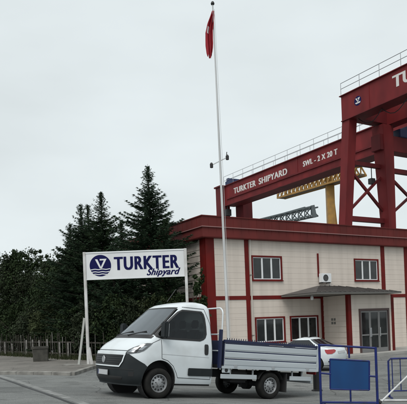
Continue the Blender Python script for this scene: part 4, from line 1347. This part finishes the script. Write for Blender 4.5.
# ------------------------------------------------------------------ barriers and bits on the right
pA, pB = at(320, 400, 12.15), at(376.8, 400, 11.65)
gA_, gB_ = gz(pA.x, pA.y), gz(pB.x, pB.y)
bar1 = empty('barrier', (pA.x, pA.y, 0), 0, 'blue tubular gate barrier with a solid blue panel in front of the truck tail', 'barrier')
def loc1(px, py):
    """on the barrier plane"""
    d = ray(px, py); o = Vector((0, 0, CAMZ)); n_v = Vector((-(pB - pA).y, (pB - pA).x, 0))
    t = (pA - o).dot(n_v) / d.dot(n_v)
    return o + d * t - Vector((pA.x, pA.y, 0))
a0, a1 = loc1(319.2, 344.8), loc1(375.6, 348.0)
b0, b1 = loc1(321.0, 402.2), loc1(377.6, 402.6)
for nm, p, q, r_ in (('post', Vector((b0.x, b0.y, gA_ - .02)), a0 + Vector((0, 0, .02)), .025), ('post', Vector((b1.x, b1.y, gB_ - .02)), a1 + Vector((0, 0, .02)), .025),
                     ('top_rail', a0, a1, .022), ('bottom_rail', b0, b1, .022)):
    mb = MB(); mb.tube([p, q], r_, 10); mb.build(nm, M_blue, bar1, smooth=50)
for (xa, ya), (xb, yb) in (((348.7, 346.8), (349.3, 358)), ((350.4, 389), (350.8, 402.5)), ((320, 373), (331, 374)), ((369, 376), (376.5, 376.5))):
    mb = MB(); mb.tube([loc1(xa, ya), loc1(xb, yb)], .019, 8); mb.build('strut', M_blue, bar1, smooth=50)
pc4 = [loc1(*p) for p in ((330, 359), (369.3, 361), (369.3, 390), (330.3, 389))]
nb = Vector(((pB - pA).y, -(pB - pA).x, 0)).normalized()
mb = MB()
A4 = [mb.bm.verts.new(p + nb * .006) for p in pc4]; B4 = [mb.bm.verts.new(p - nb * .006) for p in pc4]
mb.bm.faces.new(A4); mb.bm.faces.new(B4[::-1])
for i in range(4): mb.bm.faces.new((A4[i], B4[i], B4[(i + 1) % 4], A4[(i + 1) % 4]))
panel = mb.build('panel', M_bluepanel, bar1)
for i in range(4):
    mb = MB(); mb.tube([pc4[i], pc4[(i + 1) % 4]], .016, 8); mb.build('panel_frame', M_blue, panel)
for p in (b0, b1):
    mb = MB(); mb.bar((p.x - nb.x * .28, p.y - nb.y * .28, (gA_ if p is b0 else gB_) + .02), (p.x + nb.x * .28, p.y + nb.y * .28, (gA_ if p is b0 else gB_) + .02), .05, .04); mb.build('foot', M_blue, bar1)

# second, railed barrier
q0 = at(389.5, 395, 15.0)
g2 = gz(q0.x, q0.y)
BL2 = 2.2
q1 = q0 + Vector((BL2, -.35, 0))
bar2 = empty('barrier', (q0.x, q0.y, g2), math.atan2(-.35, BL2), 'blue crowd barrier with upright bars at the right edge', 'barrier')
ht = at(389.5, 358.6, 15.0).z - g2
mb = MB(); mb.tube([(0, 0, .02), (0, 0, ht - .06), (.06, 0, ht), (BL2 - .06, 0, ht), (BL2, 0, ht - .06), (BL2, 0, .02)], .024, 8); mb.build('frame', M_blue, bar2, smooth=60)
mb = MB(); mb.tube([(0, 0, .17), (BL2, 0, .17)], .018, 8); mb.build('bottom_rail', M_blue, bar2)
x = .09
while x < BL2 - .05:
    mb = MB(); mb.tube([(x, 0, .17), (x, 0, ht)], .013, 6); mb.build('upright', M_blue, bar2); x += .20
for x in (.02, BL2 - .02):
    mb = MB(); mb.bar((x, -.28, .015), (x, .28, .015), .05, .03); mb.build('foot', M_blue, bar2)
# white pole leaning on it and white pole on the ground
s0 = at(380.0, 399.5, 13.4); s0.z = gz(s0.x, s0.y) + .03
s1 = at(409, 374.5, 14.6)
wp = empty('pole', s0, 0, 'slim white pole leaning diagonally on the railed blue barrier', 'pole')
mb = MB(); mb.tube([(0, 0, 0), s1 - s0], .022, 8); mb.build('tube', M_pole, wp, smooth=60)
mb = MB(); mb.tube([Vector((0, 0, 0)) - (s1 - s0).normalized() * .03, Vector((0, 0, 0)) + (s1 - s0).normalized() * .05], .03, 8); mb.build('end_cap', M_black, wp)
h0, h1 = on_ground(378, 401.6), on_ground(425, 401.5)
wp2 = empty('pole', (h0.x, h0.y, 0), 0, 'white pole lying flat on the ground at the right edge', 'pole')
mb = MB(); mb.tube([(0, 0, gz(h0.x, h0.y) + .028), (h1.x - h0.x, h1.y - h0.y, gz(h1.x, h1.y) + .028)], .028, 8); mb.build('tube', M_pole, wp2, smooth=60)
mb = MB(); dd = (h1 - h0).normalized(); mb.tube([(-.03 * dd.x, -.03 * dd.y, gz(h0.x, h0.y) + .028), (.05 * dd.x, .05 * dd.y, gz(h0.x, h0.y) + .028)], .034, 8); mb.build('end_cap', M_black, wp2)
# dark bollard behind the truck's tail
bp_ = at(317, 391, 17.3)
bol = empty('bollard', (bp_.x, bp_.y, gz(bp_.x, bp_.y)), 0, 'dark bollard standing at the tail of the truck', 'bollard')
mb = MB(); mb.lathe([(.0005, -.03), (.16, -.03), (.16, .03), (.105, .05), (.095, .85), (.105, .87), (.105, .95), (.06, 1.0), (.0005, 1.01)], 18, 'z'); mb.build('post', M_black, bol, smooth=40)
mb = MB(); mb.lathe([(.101, .70), (.103, .70), (.103, .78), (.101, .78)], 18, 'z'); mb.build('band', mat('band_grey', (.25, .25, .25), .5), bol)

# ------------------------------------------------------------------ picket fence and planter on the left
fpts = [Vector((-19.0, 44.0)), Vector((-13.2, 38.2)), Vector((-7.4, 30.8)), Vector((-2.9, 27.4))]
fence = empty('fence', (fpts[2].x, fpts[2].y, 0), 0, 'weathered picket fence in front of the dark trees', 'fence')
fo = Vector((fpts[2].x, fpts[2].y, 0))
acc = 0
for a, b in zip(fpts, fpts[1:]):
    L = (b - a).length; n = int(L / .30)
    d = (b - a).normalized()
    for i in range(n):
        p = a.lerp(b, (i + rnd.uniform(-.12, .12)) / n)
        hgt = rnd.uniform(.95, 1.5)
        g = gz(p.x, p.y)
        mb = MB(); w = rnd.uniform(.05, .09)
        tilt = rnd.uniform(-.06, .06)
        mb.bar((p.x - fo.x, p.y - fo.y, g - .05), (p.x + d.x * tilt - fo.x, p.y + d.y * tilt - fo.y, g + hgt), w, .03)
        mb.build('picket', M_fencel if rnd.random() < .22 else M_fence, fence)
    for z in (.35, .95):
        mb = MB(); mb.bar((a.x - fo.x, a.y - fo.y + .05, gz(a.x, a.y) + z), (b.x - fo.x, b.y - fo.y + .05, gz(b.x, b.y) + z), .05, .07); mb.build('rail', M_fence, fence)
def fence_at(px):
    best = None
    for a, b in zip(fpts, fpts[1:]):
        for i in range(60):
            p = a.lerp(b, i / 60); q = CX + F * p.x / p.y
            if best is None or abs(q - px) < best[0]: best = (abs(q - px), p)
    return best[1]
for px, top_ in ((5, 342), (12, 343), (26, 340), (33, 339.5), (39, 340), (47.5, 339), (59, 342), (68, 342.5)):
    p = fence_at(px); g = gz(p.x, p.y); zt_ = at(px, top_, p.y).z
    mb = MB(); mb.bar((p.x - fo.x, p.y - .08 - fo.y, g - .05), (p.x - fo.x, p.y - .08 - fo.y, zt_), .09, .09); mb.build('post', M_fencel, fence)
pp = at(41, 362.5, 29.0)
planter = empty('planter', (pp.x, pp.y, gz(pp.x, pp.y) + .1), R(12), 'squat dark planter box on the pavement before the fence', 'planter')
mb = MB()
V = mb.grid([[(-.34, -.34, 0), (.34, -.34, 0), (.34, .34, 0), (-.34, .34, 0)], [(-.36, -.36, .62), (.36, -.36, .62), (.36, .36, .62), (-.36, .36, .62)],
             [(-.39, -.39, .62), (.39, -.39, .62), (.39, .39, .62), (-.39, .39, .62)], [(-.39, -.39, .72), (.39, -.39, .72), (.39, .39, .72), (-.39, .39, .72)],
             [(-.31, -.31, .72), (.31, -.31, .72), (.31, .31, .72), (-.31, .31, .72)], [(-.31, -.31, .6), (.31, -.31, .6), (.31, .31, .6), (-.31, .31, .6)]], close=True)
mb.bm.faces.new(V[-1]); mb.build('box', M_planter, planter)
# concrete footing under the sign posts
fpA = (sl.x, sl.y)
foot = sheet('footing', [(sl.x - .9, sl.y - .25), (sl.x + 1.6, sl.y - .25), (sl.x + 1.6, sl.y + .35), (sl.x - .9, sl.y + .35)], .14, M_kerb, .3)
foot.parent = None
tag(foot, kind='structure')

# ------------------------------------------------------------------ trees
def np_mesh(name, tris, m, parent):
    """tris: array (n,3,3)"""
    me = bpy.data.meshes.new(name)
    n = len(tris)
    me.vertices.add(n * 3); me.vertices.foreach_set('co', tris.reshape(-1).astype(np.float32))
    me.loops.add(n * 3); me.loops.foreach_set('vertex_index', np.arange(n * 3, dtype=np.int32))
    me.polygons.add(n); me.polygons.foreach_set('loop_start', np.arange(0, n * 3, 3, dtype=np.int32))
    me.update(calc_edges=True)
    me.materials.append(m)
    return link(name, me, parent)

def conifer(px_top, py_top, Y, width, label, seed, m=M_con1, dens=1.0, low=0.25, group='conifers behind the name board', lean=0.0):
    rs = np.random.RandomState(seed)
    t = at(px_top, py_top, Y)
    g = gz(t.x, t.y)
    H = t.z - g
    root = empty('conifer_tree', (t.x, t.y, g), 0, label, 'tree', group)
    mb = MB(); mb.tube([(0, 0, -.1), (.03, 0, H * .5), (0, 0, H * .99)], .17, 8, .012); mb.build('trunk', M_bark, root)
    tips = []
    z = low
    limbs = MB()
    while z < H - .12:
        f = z / H
        # uneven width profile
        dd_ = H - z
        rad = min(width * (1 - .12 * f), .25 * dd_ + .10 * dd_ ** 1.5 + .03) * (0.72 + .5 * rs.rand())
        nb_ = 5 if f < .85 else 4
        ph = rs.rand() * 6.28
        for k in range(nb_):
            if rs.rand() < .07: continue
            a = ph + k * 2 * math.pi / nb_ + rs.uniform(-.35, .35)
            L = rad * rs.uniform(.62, 1.18)
            rise = rs.uniform(.02, .30) + (.55 if f > .9 else 0)
            n = max(4, int(L / .11))
            ts = np.linspace(.08, 1, n)
            d = np.array([math.cos(a), math.sin(a)])
            px_ = d[0] * ts * L; py_ = d[1] * ts * L
            pz_ = z + rise * L * ts - .38 * L * ts ** 2 * (1 - f) + .22 * L * ts ** 4
            P = np.stack([px_, py_, pz_], 1)
            if L > .5: limbs.tube([Vector(P[0]), Vector(P[len(P) // 2]), Vector(P[-1])], .018, 4, .004)
            for q, tt in zip(P, ts):
                m_ = int((10 if L > .6 else 8) * dens)
                wloc = .30 * (1 - .60 * tt) * min(1, L) + .045
                for _ in range(m_):
                    sgn = rs.choice([-1, 1])
                    dirv = np.array([d[0] * .75 - d[1] * sgn * rs.uniform(.2, 1), d[1] * .75 + d[0] * sgn * rs.uniform(.2, 1), rs.uniform(-.45, .30)])
                    dirv /= np.linalg.norm(dirv)
                    ln = wloc * rs.uniform(.6, 1.3)
                    side = np.cross(dirv, rs.randn(3)); side /= np.linalg.norm(side)
                    w = rs.uniform(.010, .026) + .006 * (L > 1)
                    base = q + rs.randn(3) * .025
                    tips.append([base - side * w, base + side * w, base + dirv * ln])
        z += max(.10, .20 * (1 - f * .6)) * rs.uniform(.7, 1.2)
    limbs.build('limb', M_bark, root)
    # leader
    for k in range(40):
        zz = H - .9 + .9 * k / 40; a = rs.rand() * 6.28; l = .03 + .11 * (1 - k / 40)
        b = np.array([0, 0, zz]); dv = np.array([math.cos(a) * l, math.sin(a) * l, l * .9])
        sv = np.array([-math.sin(a), math.cos(a), 0]) * .018
        tips.append([b - sv, b + sv, b + dv])
    np_mesh('crown', np.array(tips), m, root)
    return root

conifer(147.5, 164, 30.3, 2.25, 'tallest conifer, rising right above the lettering of the name board', 11, M_con1, 1.15)
conifer(100.5, 191, 32.5, 2.1, 'pointed conifer rising above the roundel end of the name board', 12, M_con2, 1.1)
conifer(80.5, 203, 33.5, 2.0, 'conifer just left of the name board with a slim pointed top', 13, M_con1, 1.1)
conifer(87.5, 203.5, 35.0, 1.7, 'slim conifer top squeezed between two others left of the name board', 14, M_con2)
conifer(121.0, 221, 31.5, 1.9, 'short conifer in the gap between the two tallest conifers', 15, M_con1, 1.1)
conifer(70.0, 222, 34.5, 2.2, 'leftmost dark conifer at the edge of the broadleaf trees', 16, M_con2, 1.1)
conifer(166.0, 218, 29.4, 1.0, 'small conifer beside the left end of the office', 17, M_con2, 1.1)
conifer(112, 243, 30.5, 1.5, 'low conifer directly behind the name board', 18, M_con1, 1.0)

def leafcloud(rs, cx_, cy_, cz_, rx, ry, rz_, n, size):
    """leaf triangles scattered in lumpy clusters in an ellipsoid"""
    nc = max(6, n // 90)
    u = rs.randn(nc, 3); u /= np.linalg.norm(u, axis=1)[:, None]
    r = rs.rand(nc) ** .42
    cen = u * r[:, None] * np.array([rx, ry, rz_]) + np.array([cx_, cy_, cz_])
    idx = rs.randint(0, nc, n)
    crad = (.12 + .20 * rs.rand(nc)) * (rx + rz_) * .5
    off = rs.randn(n, 3); off /= np.linalg.norm(off, axis=1)[:, None]
    off *= (rs.rand(n) ** .4 * crad[idx])[:, None]
    p = cen[idx] + off
    a = rs.randn(n, 3); a /= np.linalg.norm(a, axis=1)[:, None]
    b = np.cross(a, rs.randn(n, 3)); b /= np.linalg.norm(b, axis=1)[:, None]
    s = (size * (.6 + .8 * rs.rand(n)))[:, None]
    return np.stack([p - b * s * .45, p + b * s * .45, p + a * s], 1)

def broadleaf(px_top, py_top, Y, rad, label, seed, m, n=9000, size=.16, group='broadleaf trees on the left', name='broadleaf_tree', low=.5):
    rs = np.random.RandomState(seed)
    t = at(px_top, py_top, Y); g = gz(t.x, t.y); H = t.z - g
    root = empty(name, (t.x, t.y, g), 0, label, 'tree' if 'tree' in name else 'shrub', group)
    mb = MB(); mb.tube([(0, 0, -.1), (.05, .02, H * .3), (-.04, 0, H * .62)], .15 if H > 3 else .06, 8, .04); mb.build('trunk', M_bark, root)
    mb = MB()
    for k in range(7):
        a = k * .9 + rs.rand(); z0 = H * rs.uniform(.25, .5)
        mb.tube([(0, 0, z0), (math.cos(a) * rad * .4, math.sin(a) * rad * .4, z0 + H * .15), (math.cos(a) * rad * .7, math.sin(a) * rad * .7, z0 + H * .33)], .05 if H > 3 else .02, 6, .01)
    mb.build('limb', M_bark, root)
    tri = [leafcloud(rs, 0, 0, H * .5, rad, rad, H * .44, int(n * .7), size)]
    for k in range(5):
        a = rs.rand() * 6.28; q = rs.uniform(.2, .65) * rad
        zz = H * rs.uniform(.72, .9)
        tri.append(leafcloud(rs, math.cos(a) * q, math.sin(a) * q, zz, rad * .33, rad * .33, max(.2, (H - zz) * .9), int(n * .06), size * .9))
    tri = np.concatenate(tri)
    tri = tri[tri[:, :, 2].min(1) > .05]
    tri = tri[tri[:, :, 2].max(1) < H * 1.02]
    np_mesh('crown', tri, m, root)
    return root

specs = [(-6, 258, 44, 2.7, M_leaf1, 'tree cut by the left edge of the picture'), (10, 252, 43, 2.3, M_leaf2, 'greyish broadleaf tree second from the left edge'),
         (28, 247, 42, 2.2, M_leaf1, 'tallest of the broadleaf trees left of the conifers'), (45, 256, 41, 2.2, M_leaf2, 'thin greyish broadleaf tree left of the conifers'),
         (58, 259, 38, 2.0, M_leaf1, 'broadleaf tree touching the leftmost conifer')]
for i, (x, y, Y, r_, m_, lb) in enumerate(specs):
    broadleaf(x, y, Y, r_, lb, 30 + i, m_, 20000, .115)
# undergrowth behind the fence and the sign
under = [(-4, 308, 41.5, 2.2, M_leaf2, 'dark bush behind the fence at the left edge'), (18, 303, 38.5, 2.0, M_leaf1, 'dark bush behind the fence above the planter, left one'), (40, 306, 35.5, 1.9, M_leaf2, 'dark bush behind the fence directly behind the planter'),
         (60, 300, 33.5, 1.8, M_leaf3, 'greener bush behind the fence left of the sign post'), (78, 305, 31.5, 1.6, M_leaf1, 'dark bush behind the left sign post'), (98, 298, 30.2, 1.6, M_leaf2, 'dark bush under the roundel end of the name board'),
         (120, 293, 29.4, 1.6, M_leaf1, 'dark bush below the middle of the name board'), (142, 296, 28.9, 1.5, M_leaf2, 'dark bush below the lettering of the name board'), (162, 291, 28.6, 1.4, M_leaf3, 'dark bush behind the cab near the right sign post'),
         (176, 292, 28.3, .9, M_leaf1, 'dark bush beside the right sign post')]
for i, (x, y, Y, r_, m_, lb) in enumerate(under):
    broadleaf(x, y, Y + (1.5 if x < 90 else .7), r_, lb, 60 + i, m_, 14000, .10, 'bushes under the trees', 'bush')
# shrub at the corner of the office
broadleaf(196.5, 268, 28.0, .40, 'tall thin shrub at the left corner of the office, above the cab', 90, M_leaf1, 1500, .12, None, 'bush')

# ------------------------------------------------------------------ weeds along the fence foot
rs = np.random.RandomState(5)
tr = []
for a, b in zip(fpts, fpts[1:]):
    for _ in range(1500):
        t = rs.rand(); p = a.lerp(b, t); x = p.x + rs.randn() * .22; y = p.y - .25 + rs.randn() * .28
        z = gz(x, y) + .05; h = rs.uniform(.1, .42); an = rs.rand() * 6.28; w = .018
        dx, dy = math.cos(an) * w, math.sin(an) * w
        tr.append([[x - dx, y - dy, z], [x + dx, y + dy, z], [x + rs.randn() * .08, y + rs.randn() * .08, z + h]])
wd = np_mesh('grass', np.array(tr), M_grass, None)
tag(wd, 'rough weeds growing along the foot of the fence', 'grass', kind='stuff')

bpy.context.view_layer.update()
